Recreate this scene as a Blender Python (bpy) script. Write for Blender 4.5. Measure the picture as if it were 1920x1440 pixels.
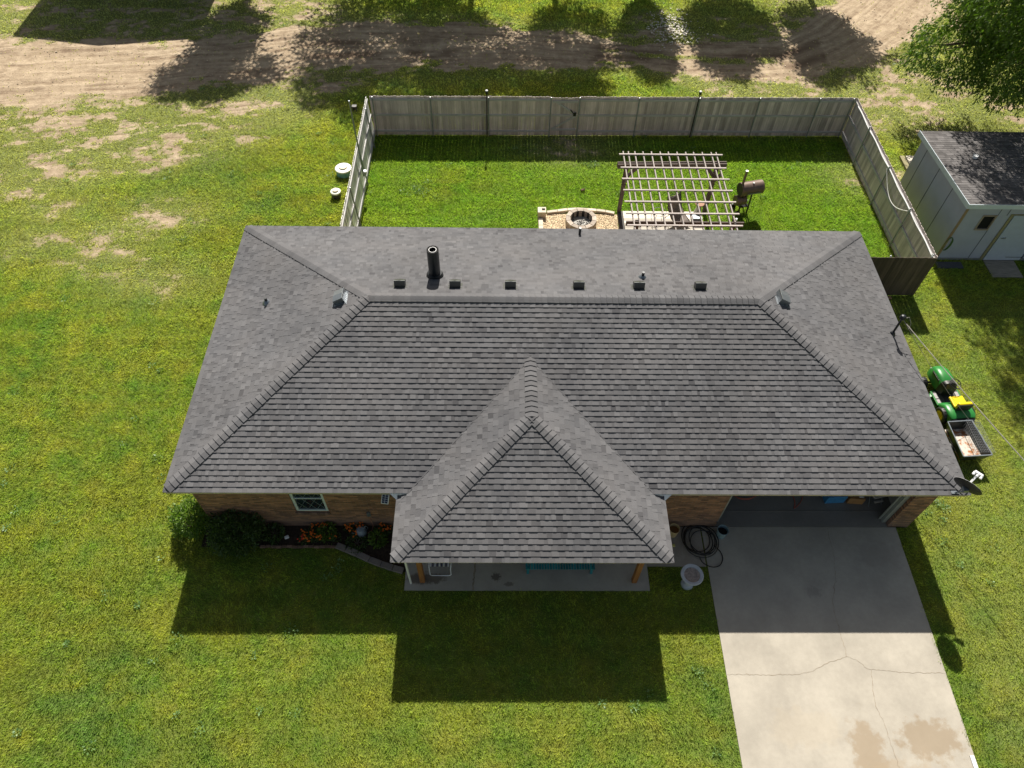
import bpy, math, random
import numpy as np
from mathutils import Vector, Matrix
random.seed(7); rng = np.random.default_rng(7)
S = bpy.context.scene
for o in list(bpy.data.objects): bpy.data.objects.remove(o)
C = S.collection

# ------------------------------------------------------------ camera, sky, sun, exposure
cam_d = bpy.data.cameras.new('camera'); cam = bpy.data.objects.new('camera', cam_d); C.objects.link(cam)
Rv = Vector((0.9998394, -0.0051980, 0.0171511)); Uv = Vector((-0.0060385, 0.8033379, 0.5954929)); Fv = Vector((0.0168735, 0.5955008, -0.8031775))
M = Matrix((Rv, Uv, -Fv)).transposed().to_4x4(); M.translation = Vector((-1.7838, -8.6862, 18.8767))
cam.matrix_world = M
cam_d.sensor_width = 36; cam_d.lens = 1374.355 / 1920 * 36; cam_d.clip_end = 5000; cam_d.clip_start = 0.1
S.camera = cam
SUN_DIR = Vector((0.0115, 1.007, 1.0)).normalized()
W = bpy.data.worlds.new("World"); S.world = W; W.use_nodes = True
wn = W.node_tree.nodes; wn.clear()
sky = wn.new('ShaderNodeTexSky'); sky.sky_type = 'NISHITA'; sky.sun_disc = False
sky.sun_elevation = math.asin(SUN_DIR.z); sky.sun_rotation = math.atan2(SUN_DIR.x, SUN_DIR.y)
bg = wn.new('ShaderNodeBackground'); bg.inputs[1].default_value = 0.057
wo = wn.new('ShaderNodeOutputWorld')
smx = wn.new('ShaderNodeMix'); smx.data_type = 'RGBA'; smx.blend_type = 'MULTIPLY'; smx.inputs[0].default_value = 1; smx.inputs[7].default_value = (1.22, 1.0, .76, 1)
W.node_tree.links.new(sky.outputs[0], smx.inputs[6]); W.node_tree.links.new(smx.outputs[2], bg.inputs[0]); W.node_tree.links.new(bg.outputs[0], wo.inputs[0])
sd = bpy.data.lights.new('sun', 'SUN'); sun = bpy.data.objects.new('sun', sd); C.objects.link(sun)
sd.energy = 4.6; sd.angle = math.radians(0.5); sd.color = (1.0, 0.94, 0.84)
sun.rotation_euler = SUN_DIR.to_track_quat('Z', 'Y').to_euler()
S.view_settings.view_transform = 'Standard'; S.view_settings.look = 'None'
S.view_settings.exposure = 0.86; S.view_settings.gamma = 1.0
try: S.view_settings.use_curve_mapping = False
except Exception: pass
S.cycles.max_bounces = 6; S.cycles.diffuse_bounces = 3; S.cycles.transparent_max_bounces = 6

# ------------------------------------------------------------ helpers
def tag(o, label=None, cat=None, group=None, kind=None):
    if label: o['label'] = label
    if cat: o['category'] = cat
    if group: o['group'] = group
    if kind: o['kind'] = kind
    return o
def thing(name, loc=(0, 0, 0), rz=0, label=None, cat=None, group=None):
    o = bpy.data.objects.new(name, None); C.objects.link(o); o.location = loc; o.rotation_euler = (0, 0, rz)
    o.empty_display_size = .2
    return tag(o, label, cat, group)
def children(o): return [c for c in bpy.data.objects if c.parent is o]
def copy_tree(o, parent=None):
    kids = children(o)
    c = o.copy(); C.objects.link(c)
    c.parent = parent if parent is not None else o.parent
    for k in kids: copy_tree(k, c)
    return c
class MB:
    def __init__(s): s.v = []; s.f = []; s.m = []; s.t = []
    def add(s, vs, fs, m=0, t=0.5):
        b = len(s.v); s.v += [tuple(p) for p in vs]
        for f in fs: s.f.append(tuple(b + i for i in f)); s.m.append(m); s.t.append(t)
        return s
    def box(s, a, b, m=0, t=0.5, M=None):
        x0, y0, z0 = a; x1, y1, z1 = b
        vs = [(x0,y0,z0),(x1,y0,z0),(x1,y1,z0),(x0,y1,z0),(x0,y0,z1),(x1,y0,z1),(x1,y1,z1),(x0,y1,z1)]
        if M is not None: vs = [tuple(M @ Vector(p)) for p in vs]
        return s.add(vs, [(0,3,2,1),(4,5,6,7),(0,1,5,4),(1,2,6,5),(2,3,7,6),(3,0,4,7)], m, t)
    def cbox(s, c, d, m=0, t=0.5, rz=0, M=None):
        h = [x / 2 for x in d]; MM = Matrix.Translation(c) @ Matrix.Rotation(rz, 4, 'Z')
        if M is not None: MM = MM @ M
        return s.box([-x for x in h], h, m, t, MM)
    def bar(s, p, q, w, h, m=0, t=0.5, up=(0, 0, 1)):
        p = Vector(p); q = Vector(q); d = (q - p); L = d.length; d.normalize(); u = Vector(up)
        if abs(d.dot(u)) > .99: u = Vector((0, 1, 0))
        a = d.cross(u).normalized(); b = a.cross(d)
        vs = [p + a * sx * w / 2 + b * sz * h / 2 + d * e for e in (0, L) for sx, sz in ((-1,-1),(1,-1),(1,1),(-1,1))]
        return s.add(vs, [(0,1,2,3),(7,6,5,4),(0,4,5,1),(1,5,6,2),(2,6,7,3),(3,7,4,0)], m, t)
    def cyl(s, p, q, r0, r1=None, n=12, caps=(True, True), m=0, t=0.5):
        r1 = r0 if r1 is None else r1
        p = Vector(p); q = Vector(q); d = (q - p).normalized()
        u = Vector((1, 0, 0)) if abs(d.x) < .9 else Vector((0, 1, 0)); a = d.cross(u).normalized(); b = d.cross(a)
        vs = []
        for c, r in ((p, r0), (q, r1)):
            for i in range(n):
                an = 2 * math.pi * i / n; vs.append(c + a * math.cos(an) * r + b * math.sin(an) * r)
        fs = [(i, (i + 1) % n, n + (i + 1) % n, n + i) for i in range(n)]
        if caps[0]: fs.append(tuple(range(n))[::-1])
        if caps[1]: fs.append(tuple(range(n, 2 * n)))
        return s.add(vs, fs, m, t)
    def tube(s, pts, r, n=6, m=0, t=0.5, closed=False):
        pts = [Vector(p) for p in pts]; N = len(pts); rings = []; pa = None
        for i, p in enumerate(pts):
            if closed: d = pts[(i + 1) % N] - pts[i - 1]
            else: d = pts[min(i + 1, N - 1)] - pts[max(i - 1, 0)]
            d.normalize()
            if pa is None:
                u = Vector((0, 0, 1)) if abs(d.z) < .9 else Vector((1, 0, 0)); a = d.cross(u).normalized()
            else: a = (pa - d * pa.dot(d)).normalized()
            pa = a; b = d.cross(a); rr = r[i] if hasattr(r, '__len__') else r
            rings.append([p + a * math.cos(2*math.pi*k/n) * rr + b * math.sin(2*math.pi*k/n) * rr for k in range(n)])
        vs = [q for g in rings for q in g]; fs = []
        for i in range(N if closed else N - 1):
            j = (i + 1) % N
            for k in range(n): fs.append((i*n+k, i*n+(k+1) % n, j*n+(k+1) % n, j*n+k))
        if not closed: fs.append(tuple(range(n))[::-1]); fs.append(tuple((N-1)*n + k for k in range(n)))
        return s.add(vs, fs, m, t)
    def lathe(s, prof, c=(0, 0, 0), n=24, m=0, t=0.5, M=None):
        vs = []
        for r, z in prof:
            for i in range(n):
                p = Vector((r * math.cos(2*math.pi*i/n), r * math.sin(2*math.pi*i/n), z))
                if M is not None: p = M @ p
                vs.append(p + Vector(c))
        fs = [(j*n+i, j*n+(i+1) % n, (j+1)*n+(i+1) % n, (j+1)*n+i) for j in range(len(prof)-1) for i in range(n)]
        return s.add(vs, fs, m, t)
    def build(s, name, mat=None, parent=None, smooth=False, bevel=0, loc=None, rot=None):
        me = bpy.data.meshes.new(name); me.from_pydata(s.v, [], s.f)
        mats = mat if isinstance(mat, (list, tuple)) else [mat]
        for mm in mats: me.materials.append(mm)
        me.polygons.foreach_set('material_index', s.m)
        at = me.attributes.new('tint', 'FLOAT', 'FACE'); at.data.foreach_set('value', s.t)
        me.polygons.foreach_set('use_smooth', [smooth] * len(s.f)); me.update()
        o = bpy.data.objects.new(name, me); C.objects.link(o)
        if parent is not None: o.parent = parent
        if loc: o.location = loc
        if rot: o.rotation_euler = rot
        if smooth:
            try: me.set_sharp_from_angle(angle=math.radians(40))
            except Exception: pass
        if bevel:
            b = o.modifiers.new('bevel', 'BEVEL'); b.width = bevel; b.segments = 2; b.limit_method = 'ANGLE'
        return o

# ------------------------------------------------------------ materials
def nt(name):
    m = bpy.data.materials.new(name); m.use_nodes = True; t = m.node_tree
    return m, t, t.nodes['Principled BSDF']
def N(t, ty, **k):
    n = t.nodes.new(ty)
    for a, b in k.items():
        if a.startswith('_'): setattr(n, a[1:], b)
        else: n.inputs[a].default_value = b
    return n
def ln(t, a, b): t.links.new(a, b)
def math_(t, op, a, b=None, clamp=False):
    n = t.nodes.new('ShaderNodeMath'); n.operation = op; n.use_clamp = clamp
    for i, x in enumerate((a, b)):
        if x is None: continue
        if isinstance(x, (int, float)): n.inputs[i].default_value = x
        else: ln(t, x, n.inputs[i])
    return n.outputs[0]
def mix(t, f, a, b, mode='MIX'):
    n = t.nodes.new('ShaderNodeMix'); n.data_type = 'RGBA'; n.blend_type = mode
    for i, x in ((0, f), (6, a), (7, b)):
        if isinstance(x, (int, float)): n.inputs[i].default_value = x
        elif isinstance(x, tuple): n.inputs[i].default_value = (*x, 1) if len(x) == 3 else x
        else: ln(t, x, n.inputs[i])
    return n.outputs[2]
def mrange(t, x, a, b, c=0., d=1., smooth=False):
    n = t.nodes.new('ShaderNodeMapRange'); n.clamp = True
    if smooth: n.interpolation_type = 'SMOOTHSTEP'
    ln(t, x, n.inputs[0])
    for i, q in enumerate((a, b, c, d)): n.inputs[1 + i].default_value = q
    return n.outputs[0]
def pos(t, sc=(1, 1, 1), obj=False):
    if obj: g = t.nodes.new('ShaderNodeTexCoord').outputs['Object']
    else: g = t.nodes.new('ShaderNodeNewGeometry').outputs['Position']
    mp = t.nodes.new('ShaderNodeMapping'); mp.inputs['Scale'].default_value = sc; ln(t, g, mp.inputs[0]); return mp.outputs[0]
def noise(t, vec, scale, detail=4, rough=.55):
    n = t.nodes.new('ShaderNodeTexNoise'); n.inputs['Scale'].default_value = scale; n.inputs['Detail'].default_value = detail
    n.inputs['Roughness'].default_value = rough; ln(t, vec, n.inputs['Vector']); return n.outputs['Fac']
def bump(t, h, b, strength=.5, dist=.01):
    n = t.nodes.new('ShaderNodeBump'); n.inputs['Strength'].default_value = strength; n.inputs['Distance'].default_value = dist
    ln(t, h, n.inputs['Height']); ln(t, n.outputs[0], b.inputs['Normal'])
def plain(name, col, rough=.6, metal=0, var=.18, sc=6, bmp=0, bsc=60, spec=.5, tintv=0):
    m, t, b = nt(name)
    p = pos(t, obj=True); f = noise(t, p, sc, 5, .6)
    c = mix(t, mrange(t, f, .3, .7), tuple(x * (1 - var) for x in col), tuple(min(1, x * (1 + var)) for x in col))
    if tintv:
        a = N(t, 'ShaderNodeAttribute', _attribute_name='tint')
        c = mix(t, 1.0, c, mrange_col(t, a.outputs['Fac'], 1 - tintv, 1 + tintv), 'MULTIPLY')
    ln(t, c, b.inputs['Base Color'])
    b.inputs['Roughness'].default_value = rough; b.inputs['Metallic'].default_value = metal
    b.inputs['Specular IOR Level'].default_value = spec
    if bmp: bump(t, noise(t, p, bsc, 3), b, bmp, .01)
    return m
def mrange_col(t, x, a, b):
    r = mrange(t, x, 0, 1, a, b); n = t.nodes.new('ShaderNodeCombineColor')
    for i in range(3): ln(t, r, n.inputs[i])
    return n.outputs[0]

def shingle_mat():
    m, t, b = nt('shingle_granules')
    a = N(t, 'ShaderNodeAttribute', _attribute_name='tint').outputs['Fac']
    p = pos(t); g = noise(t, p, 260, 2, .8); g2 = noise(t, p, 70, 3, .7); big = noise(t, p, .7, 4, .6)
    c = mix(t, a, (.055, .056, .062), (.162, .163, .172))
    c = mix(t, mrange(t, big, .35, .7, 0, .35), c, (.15, .142, .140))
    c = mix(t, 1.0, c, mrange_col(t, g, .6, 1.4), 'MULTIPLY')
    c = mix(t, 1.0, c, mrange_col(t, g2, .82, 1.18), 'MULTIPLY')
    ln(t, c, b.inputs['Base Color']); c = mix(t, 1, c, mrange_col(t, mrange(t, noise(t, p, .32, 3, .5), .3, .7), .88, 1.12), 'MULTIPLY'); ln(t, c, b.inputs['Base Color'])
    b.inputs['Roughness'].default_value = .95; b.inputs['Specular IOR Level'].default_value = .15
    bump(t, g, b, .5, .006); return m
def brick_mat():
    m, t, b = nt('brick')
    g = t.nodes.new('ShaderNodeNewGeometry'); sx = t.nodes.new('ShaderNodeSeparateXYZ'); ln(t, g.outputs['Position'], sx.inputs[0])
    cb = t.nodes.new('ShaderNodeCombineXYZ'); ln(t, math_(t, 'ADD', sx.outputs[0], sx.outputs[1]), cb.inputs[0]); ln(t, sx.outputs[2], cb.inputs[1])
    br = t.nodes.new('ShaderNodeTexBrick'); ln(t, cb.outputs[0], br.inputs['Vector'])
    br.inputs['Scale'].default_value = 1; br.inputs['Brick Width'].default_value = .205; br.inputs['Row Height'].default_value = .068
    br.inputs['Mortar Size'].default_value = .007; br.inputs['Bias'].default_value = 0
    br.inputs['Color1'].default_value = (.36, .175, .095, 1); br.inputs['Color2'].default_value = (.11, .052, .036, 1); br.inputs['Mortar'].default_value = (.20, .15, .115, 1)
    n1 = noise(t, cb.outputs[0], 9, 4); n2 = noise(t, cb.outputs[0], 70, 3)
    c = mix(t, mrange(t, n1, .4, .65), br.outputs['Color'], (.27, .155, .09), 'MIX')
    c = mix(t, .15, br.outputs['Color'], c)
    c = mix(t, 1, c, mrange_col(t, n2, .6, 1.4), 'MULTIPLY')
    rw = t.nodes.new('ShaderNodeMapping'); rw.inputs['Scale'].default_value = (2.2, 14.7, 1); ln(t, cb.outputs[0], rw.inputs[0])
    c = mix(t, 1, c, mrange_col(t, mrange(t, noise(t, rw.outputs[0], 1, 3, .7), .3, .7), .6, 1.45), 'MULTIPLY')
    low = mrange(t, sx.outputs[2], .25, .8, .45, 0)
    c = mix(t, low, c, (.21, .155, .13))
    ln(t, c, b.inputs['Base Color']); b.inputs['Roughness'].default_value = .9
    h = math_(t, 'ADD', math_(t, 'MULTIPLY', br.outputs['Fac'], -1.0), math_(t, 'MULTIPLY', n2, .4))
    bump(t, h, b, .8, .012); return m
def concrete_mat(name, col, stains=(), dark=.8):
    m, t, b = nt(name); p = pos(t)
    f = noise(t, p, .9, 5, .6); f2 = noise(t, p, 9, 5, .65); f3 = noise(t, p, 160, 2, .7)
    c = mix(t, mrange(t, f, .35, .68), tuple(x * dark for x in col), col)
    c = mix(t, 1, c, mrange_col(t, f2, .88, 1.12), 'MULTIPLY'); c = mix(t, 1, c, mrange_col(t, f3, .82, 1.16), 'MULTIPLY')
    g = t.nodes.new('ShaderNodeNewGeometry'); 
    for (cx, cy, rx, ry, dep, scol) in stains:
        vm = t.nodes.new('ShaderNodeVectorMath'); vm.operation = 'SUBTRACT'; ln(t, g.outputs['Position'], vm.inputs[0]); vm.inputs[1].default_value = (cx, cy, 0)
        v2 = t.nodes.new('ShaderNodeVectorMath'); v2.operation = 'MULTIPLY'; ln(t, vm.outputs[0], v2.inputs[0]); v2.inputs[1].default_value = (1/rx, 1/ry, 0)
        v3 = t.nodes.new('ShaderNodeVectorMath'); v3.operation = 'LENGTH'; ln(t, v2.outputs[0], v3.inputs[0])
        dd = math_(t, 'ADD', v3.outputs['Value'], mrange(t, noise(t, p, 2.2 / max(rx, ry) + 1.0, 7, .66), .25, .75, -.55, .55))
        c = mix(t, mrange(t, dd, .72, 1.08, dep, 0), c, scol)
    ln(t, c, b.inputs['Base Color']); b.inputs['Roughness'].default_value = .9; b.inputs['Specular IOR Level'].default_value = .25
    bump(t, f3, b, .25, .004); return m
def wood_mat(name, c1, c2, rough=.85, streak=(28, 28, 1.2), tv=.38):
    m, t, b = nt(name)
    a = N(t, 'ShaderNodeAttribute', _attribute_name='tint').outputs['Fac']
    p = pos(t, streak); f = noise(t, p, 1, 6, .65); f2 = noise(t, pos(t), 2.2, 4)
    c = mix(t, mrange(t, f, .3, .7), c1, c2)
    c = mix(t, 1, c, mrange_col(t, a, 1-tv, 1+tv), 'MULTIPLY'); c = mix(t, 1, c, mrange_col(t, f2, .75, 1.25), 'MULTIPLY')
    ln(t, c, b.inputs['Base Color']); b.inputs['Roughness'].default_value = rough; bump(t, f, b, .35, .004); return m
def leaf_mat(name, c1, c2, trans=.35, rough=.45):
    m, t, b = nt(name)
    a = N(t, 'ShaderNodeAttribute', _attribute_name='tint').outputs['Fac']
    c = mix(t, a, c1, c2); ln(t, c, b.inputs['Base Color']); b.inputs['Roughness'].default_value = rough
    tr = t.nodes.new('ShaderNodeBsdfTranslucent'); ln(t, mix(t, 1, c, (1.3, 1.5, .5), 'MULTIPLY'), tr.inputs[0])
    ms = t.nodes.new('ShaderNodeMixShader'); ms.inputs[0].default_value = trans
    ln(t, b.outputs[0], ms.inputs[1]); ln(t, tr.outputs[0], ms.inputs[2]); ln(t, ms.outputs[0], t.nodes['Material Output'].inputs[0]); return m

# colour of the lawn, shared by soil sheet and blades: patches kept in mesh attributes + world-space noise
def lawn_colour(t):
    A = lambda n: N(t, 'ShaderNodeAttribute', _attribute_name=n).outputs['Fac']
    p = pos(t, (1, 1, 0)); n0 = noise(t, p, .22, 4, .55); n1 = noise(t, p, 1.1, 5, .6); n2 = noise(t, p, 6, 4, .65)
    c = mix(t, mrange(t, n0, .38, .62), (.265, .385, .060), (.35, .43, .075))
    c = mix(t, mrange(t, n1, .46, .66), c, (.42, .45, .075))
    c = mix(t, mrange(t, n1, .46, .28, 0, .75), c, (.17, .34, .065))
    c = mix(t, mrange(t, n2, .55, .75, 0, .55), c, (.44, .45, .17))
    c = mix(t, math_(t, 'MULTIPLY', A('yard'), .6), c, (.20, .40, .030))
    c = mix(t, math_(t, 'MULTIPLY', A('yellow'), .75), c, (.38, .40, .06))
    c = mix(t, math_(t, 'MULTIPLY', A('lush'), .65), c, (.14, .29, .085))
    c = mix(t, A('sparse'), c, (.43, .45, .19))
    c = mix(t, 1, c, mrange_col(t, mrange(t, noise(t, pos(t, (.15, 2.4, 0)), 1, 3, .5), .3, .7), .9, 1.1), 'MULTIPLY')
    c = mix(t, 1, c, mrange_col(t, mrange(t, noise(t, p, 26, 3, .65), .3, .7), 0.78, 1.22), 'MULTIPLY')  # fine dark specks: self-shadow between tufts put into the colour
    return c
def ground_mat():
    m, t, b = nt('soil_and_turf')
    g = mix(t, .62, lawn_colour(t), (.04, .055, .01)); p = pos(t, (1, 1, 0))
    cv = t.nodes.new('ShaderNodeCombineXYZ'); AA = lambda n: N(t, 'ShaderNodeAttribute', _attribute_name=n).outputs['Fac']
    wob = noise(t, p, .35, 2); ln(t, math_(t, 'MULTIPLY', AA('arc'), .14), cv.inputs[0]); ln(t, math_(t, 'ADD', math_(t, 'MULTIPLY', AA('lat'), 2.2), math_(t, 'MULTIPLY', wob, 1.3)), cv.inputs[1])
    st1 = noise(t, cv.outputs[0], 1.6, 7, .66); d4 = noise(t, p, 2.2, 6, .7); d1 = math_(t, 'ADD', math_(t, 'MULTIPLY', st1, .55), math_(t, 'MULTIPLY', d4, .45)); d2 = noise(t, p, 14, 5, .7); d3 = noise(t, p, .5, 4)
    dc = mix(t, mrange(t, d1, .40, .60), (.21, .15, .10), (.54, .435, .31))
    dc = mix(t, mrange(t, d3, .35, .65, 0, .5), dc, (.40, .31, .21))
    dc = mix(t, 1, dc, mrange_col(t, d2, .72, 1.25), 'MULTIPLY')
    wet = N(t, 'ShaderNodeAttribute', _attribute_name='wet').outputs['Fac']
    dc = mix(t, wet, dc, (.13, .085, .058))
    dm = N(t, 'ShaderNodeAttribute', _attribute_name='dirt').outputs['Fac']
    f = mrange(t, math_(t, 'ADD', dm, mrange(t, d2, .3, .7, -.3, .3)), .25, .75)
    ln(t, mix(t, f, g, dc), b.inputs['Base Color']); b.inputs['Roughness'].default_value = 1; b.inputs['Specular IOR Level'].default_value = .1
    bump(t, math_(t, 'ADD', d2, math_(t, 'MULTIPLY', d1, 2.)), b, .9, .05); return m
def blade_mat():
    m, t, b = nt('grass_blades')
    a = N(t, 'ShaderNodeAttribute', _attribute_name='tint').outputs['Fac']
    c = mix(t, 1, lawn_colour(t), mrange_col(t, a, .25, 1.7), 'MULTIPLY')
    c = mix(t, mrange(t, a, .93, 1, 0, .6), c, (.45, .40, .18))
    ln(t, c, b.inputs['Base Color']); b.inputs['Roughness'].default_value = .55; b.inputs['Specular IOR Level'].default_value = .3
    tr = t.nodes.new('ShaderNodeBsdfTranslucent'); ln(t, mix(t, 1, c, (1.35, 1.35, .85), 'MULTIPLY'), tr.inputs[0])
    ms = t.nodes.new('ShaderNodeMixShader'); ms.inputs[0].default_value = .5
    ln(t, b.outputs[0], ms.inputs[1]); ln(t, tr.outputs[0], ms.inputs[2]); ln(t, ms.outputs[0], t.nodes['Material Output'].inputs[0]); return m

SH = shingle_mat(); BRICK = brick_mat()
FASCIA = plain('cream_trim', (.42, .37, .27), .6); WHITE = plain('white_paint', (.75, .76, .77), .45, var=.06)
SOFFIT = plain('soffit_white', (.6, .58, .54), .7, var=.08)
DARK = plain('dark_metal', (.018, .022, .026), .38, .3, var=.2); BLACK = plain('black_rubber', (.012, .012, .012), .5, var=.3)
GREYM = plain('grey_metal', (.22, .25, .28), .4, .6); STEEL = plain('galvanised_steel', (.42, .44, .45), .38, .8)
HOLE = plain('black_inside', (.004, .004, .004), .9)
CEDAR = wood_mat('cedar_post', (.20, .075, .022), (.36, .16, .05)); FW = wood_mat('weathered_pickets', (.39, .325, .31), (.64, .555, .54), tv=.28)
FWR = wood_mat('weathered_rail', (.34, .335, .34), (.50, .49, .49), streak=(1.2, 1.2, 28)); FWB = wood_mat('brown_outer_pickets', (.055, .04, .03), (.12, .09, .07))
FWL = wood_mat('sunlit_colour_pickets', (.74, .72, .67), (.90, .88, .83))  # paler than the other runs: sunlight put into the picket colour
PERG = wood_mat('brown_pergola_wood', (.07, .052, .045), (.14, .11, .098)); LATT = wood_mat('pale_lattice_wood', (.24, .21, .195), (.42, .375, .35)); DECKM = wood_mat('pale_deck_boards', (.55, .50, .42), (.78, .72, .62), streak=(1.5, 30, 1))  # lattice wood is paler than the pergola posts and beams
PLY = wood_mat('weathered_plywood', (.16, .14, .11), (.34, .30, .25), streak=(2.5, 22, 1)); GTIM = wood_mat('treated_timber', (.20, .18, .09), (.36, .32, .18))
DRIVE = concrete_mat('driveway_concrete', (.425, .390, .330), stains=[(6.95, -5.5, .40, .85, .7, (.29, .225, .15)), (8.5, -5.15, .80, .48, .72, (.27, .21, .14)), (5.2, -1.6, 1.0, .6, .15, (.3, .28, .25)), (6.6, -1.55, .22, .16, .35, (.2, .18, .16)), (7.6, -6.5, 1.5, .95, .5, (.33, .26, .18)), (8.7, -.5, .7, .4, .2, (.2, .17, .15)), (5.6, -4.9, .9, .5, .2, (.45, .38, .28))])
WALK = concrete_mat('walk_concrete', (.36, .32, .27), stains=[(3.2, -.1, .5, .5, .3, (.16, .14, .12))])
PORCHC = concrete_mat('porch_concrete', (.42, .39, .34), stains=[(-3.75, -1.2, .5, .17, .75, (.10, .075, .055)), (-1.85, -1.15, .13, .12, .75, (.09, .07, .055)), (-1.5, -1.35, .13, .07, .6, (.10, .08, .06))])
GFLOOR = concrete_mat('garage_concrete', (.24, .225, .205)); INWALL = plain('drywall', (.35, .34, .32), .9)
SIDING = plain('blue_grey_siding', (.40, .43, .53), .6, var=.06, sc=2); SIDING_D = plain('blue_grey_door_paint', (.44, .50, .60), .5, var=.06)
SHEDROOF = plain('shed_roof_dark_shingle', (.135, .128, .128), .95, tintv=.28, bmp=.4, bsc=200, spec=.1)
GLASS = plain('window_glass', (.012, .022, .028), .08, var=.3); FRAMEW = plain('window_frame_white', (.55, .62, .62), .5, var=.05)
SOIL = plain('bed_soil', (.045, .032, .024), 1, var=.5, sc=14, bmp=1, bsc=40, spec=.1)
STONE = plain('pale_stone_block', (.62, .54, .43), .9, tintv=.15, bmp=.5, bsc=50); EDGE = plain('grey_edging_stone', (.22, .19, .17), .95, tintv=.2, bmp=.7, bsc=40)
LEAF = leaf_mat('tree_leaves', (.035, .075, .010), (.15, .25, .030), .35, .55); BUSH = leaf_mat('bush_leaves', (.030, .065, .014), (.085, .140, .035), .25, .5); BUSHL = leaf_mat('sunlit_bush_leaves', (.07, .14, .02), (.20, .30, .06), .4, .5)  # BUSHL: brighter copy of the bush leaves, sunlight put into the colour
FERN = leaf_mat('pale_green_leaves', (.06, .12, .015), (.13, .2, .03)); BARK = plain('bark', (.11, .085, .065), .95, var=.4, sc=9, bmp=1, bsc=25)
MARI = plain('marigold_petals', (.75, .16, .01), .7, var=.25, sc=30); MARIR = plain('red_petals', (.6, .03, .015), .7)
GREEN = plain('green_paint', (.022, .19, .035), .38, var=.1); YEL = plain('yellow_plastic', (.82, .62, .01), .35, var=.05)

# ------------------------------------------------------------ noise fields for the ground (numpy)
def vnoise(x, y, seed):
    xi = np.floor(x).astype(np.int64); yi = np.floor(y).astype(np.int64); xf = x - xi; yf = y - yi
    def h(a, b):
        n = (a * 374761393 + b * 668265263 + seed * 1442695) & 0x7fffffff
        n = ((n ^ (n >> 13)) * 1274126177) & 0x7fffffff
        return ((n ^ (n >> 16)) & 0xffff) / 65535.
    u = xf * xf * (3 - 2 * xf); v = yf * yf * (3 - 2 * yf)
    return (h(xi, yi) * (1-u) + h(xi+1, yi) * u) * (1-v) + (h(xi, yi+1) * (1-u) + h(xi+1, yi+1) * u) * v
def fbm(x, y, sc, seed, octv=4):
    s = 0; a = .5; tot = 0
    for i in range(octv): s = s + a * vnoise(x * sc + 31.7 * i, y * sc - 17.3 * i, seed + i); tot += a; a *= .55; sc *= 2.03
    return s / tot
def ss(x, a, b): t = np.clip((x - a) / (b - a), 0, 1); return t * t * (3 - 2 * t)
ROAD = [(-60, 19.5), (-26.4, 22.8), (-21.2, 23.4), (-17.7, 23.8), (-14.2, 24.4), (-10.5, 25.3), (-5.4, 25.7), (-.2, 25.7), (4.9, 25.2), (8.7, 24.7), (12.1, 24.8), (14.6, 26.3), (17.1, 28.7), (19.3, 31.0), (22, 36), (26, 60)]
ROADW = [3.6, 3.1, 2.8, 2.4, 2.3, 2.4, 2.3, 1.9, 1.2, 1.6, 1.9, 2.1, 2.5, 2.7, 3, 3]
MIXED = [(-21.8,18.9),(-21.3,16.5),(-18.4,18.2),(-20.0,19.7),(-17.0,16.6),(-15.4,19.4),(-14.0,21.2),(-12.1,20.5),(-20.9,14.8),(-19.2,15.5),(-16.0,12.4),(-14.8,13.3),(-16.1,11.0),(-18.7,11.8),(-14.2,9.9),(-12.9,22.1),(-11.1,22.6),(8.4,23.1),(10.0,22.4),(13.7,23.2),(7.3,23.9),(15.4,20.4),(17.1,22.8),(15.4,21.9),(16.5,19.5),(19.9,19.5),(20.6,19.2),(13.6,16.1),(-9.7,26.9),(-12.2,28.9),(6.5,27.3),(6.4,28.4),(-24,18),(-23,21),(-17,20.5),(-19,13.5),(1,18.2),(.9,17.9)]
YELLOW = [(-9.6,18.9,1.6),(-10.2,17.4,1.5),(-11.9,19.3,1.5),(-1.5,22.2,1.6),(-3,20.6,2.),(-6,20.6,1.5),(-11.9,17.0,1.2),(-8.9,17.4,1.2),(-18.0,12.7,1.2),(-18.9,12.4,1.),(-11.9,11.3,1.4),(-8.2,12.6,1.2),(-13.4,14.3,1.1),(-9,10.6,1.6),(-11,9.8,1.4),(-3.7,15.1,1.2),(16.5,9.2,.5),(-14.3,-1.4,1.2),(-15.2,.1,1.2),(-12.6,-2.1,1.),(-13.3,-3.5,.8),(-12.4,1.2,1.),(-9.2,-2.75,.5),(-4.7,-2.9,.5),(2.6,-3.1,.6),(-4.8,-4.1,.9),(-2.2,-4.8,.8),(-.5,-4.6,.6),(10.4,0.,.8),(11.2,1.,.7),(12.6,7.4,.6),(13.1,8.2,.5),(11.4,6.6,.6),(12.9,3.,.6),(3,20,2),(8,20.5,1.5)]
LUSH = [(-13.6,16.6,1.3),(-14.6,14.9,1.2),(-12.3,15.6,1.2),(-11.5,14.0,1.2),(-20.0,17.6,1.3),(-17.2,18.0,1.3),(-10.9,-5.0,1.5),(-11.9,-4.1,1.2),(3.5,-3.6,.5),(3.5,-4.5,.5),(3.5,-5.3,.6),(10.1,-4.0,.4),(10.1,-4.7,.4),(10.2,-5.4,.5),(-.4,16.9,.8),(2.0,16.6,.6),(-3,14,1),(-5.2,15.8,.7)]
def blob(x, y, c, r, ax=1.0): return np.exp(-(((x - c[0]) / (r * ax)) ** 2 + ((y - c[1]) / r) ** 2))
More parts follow.
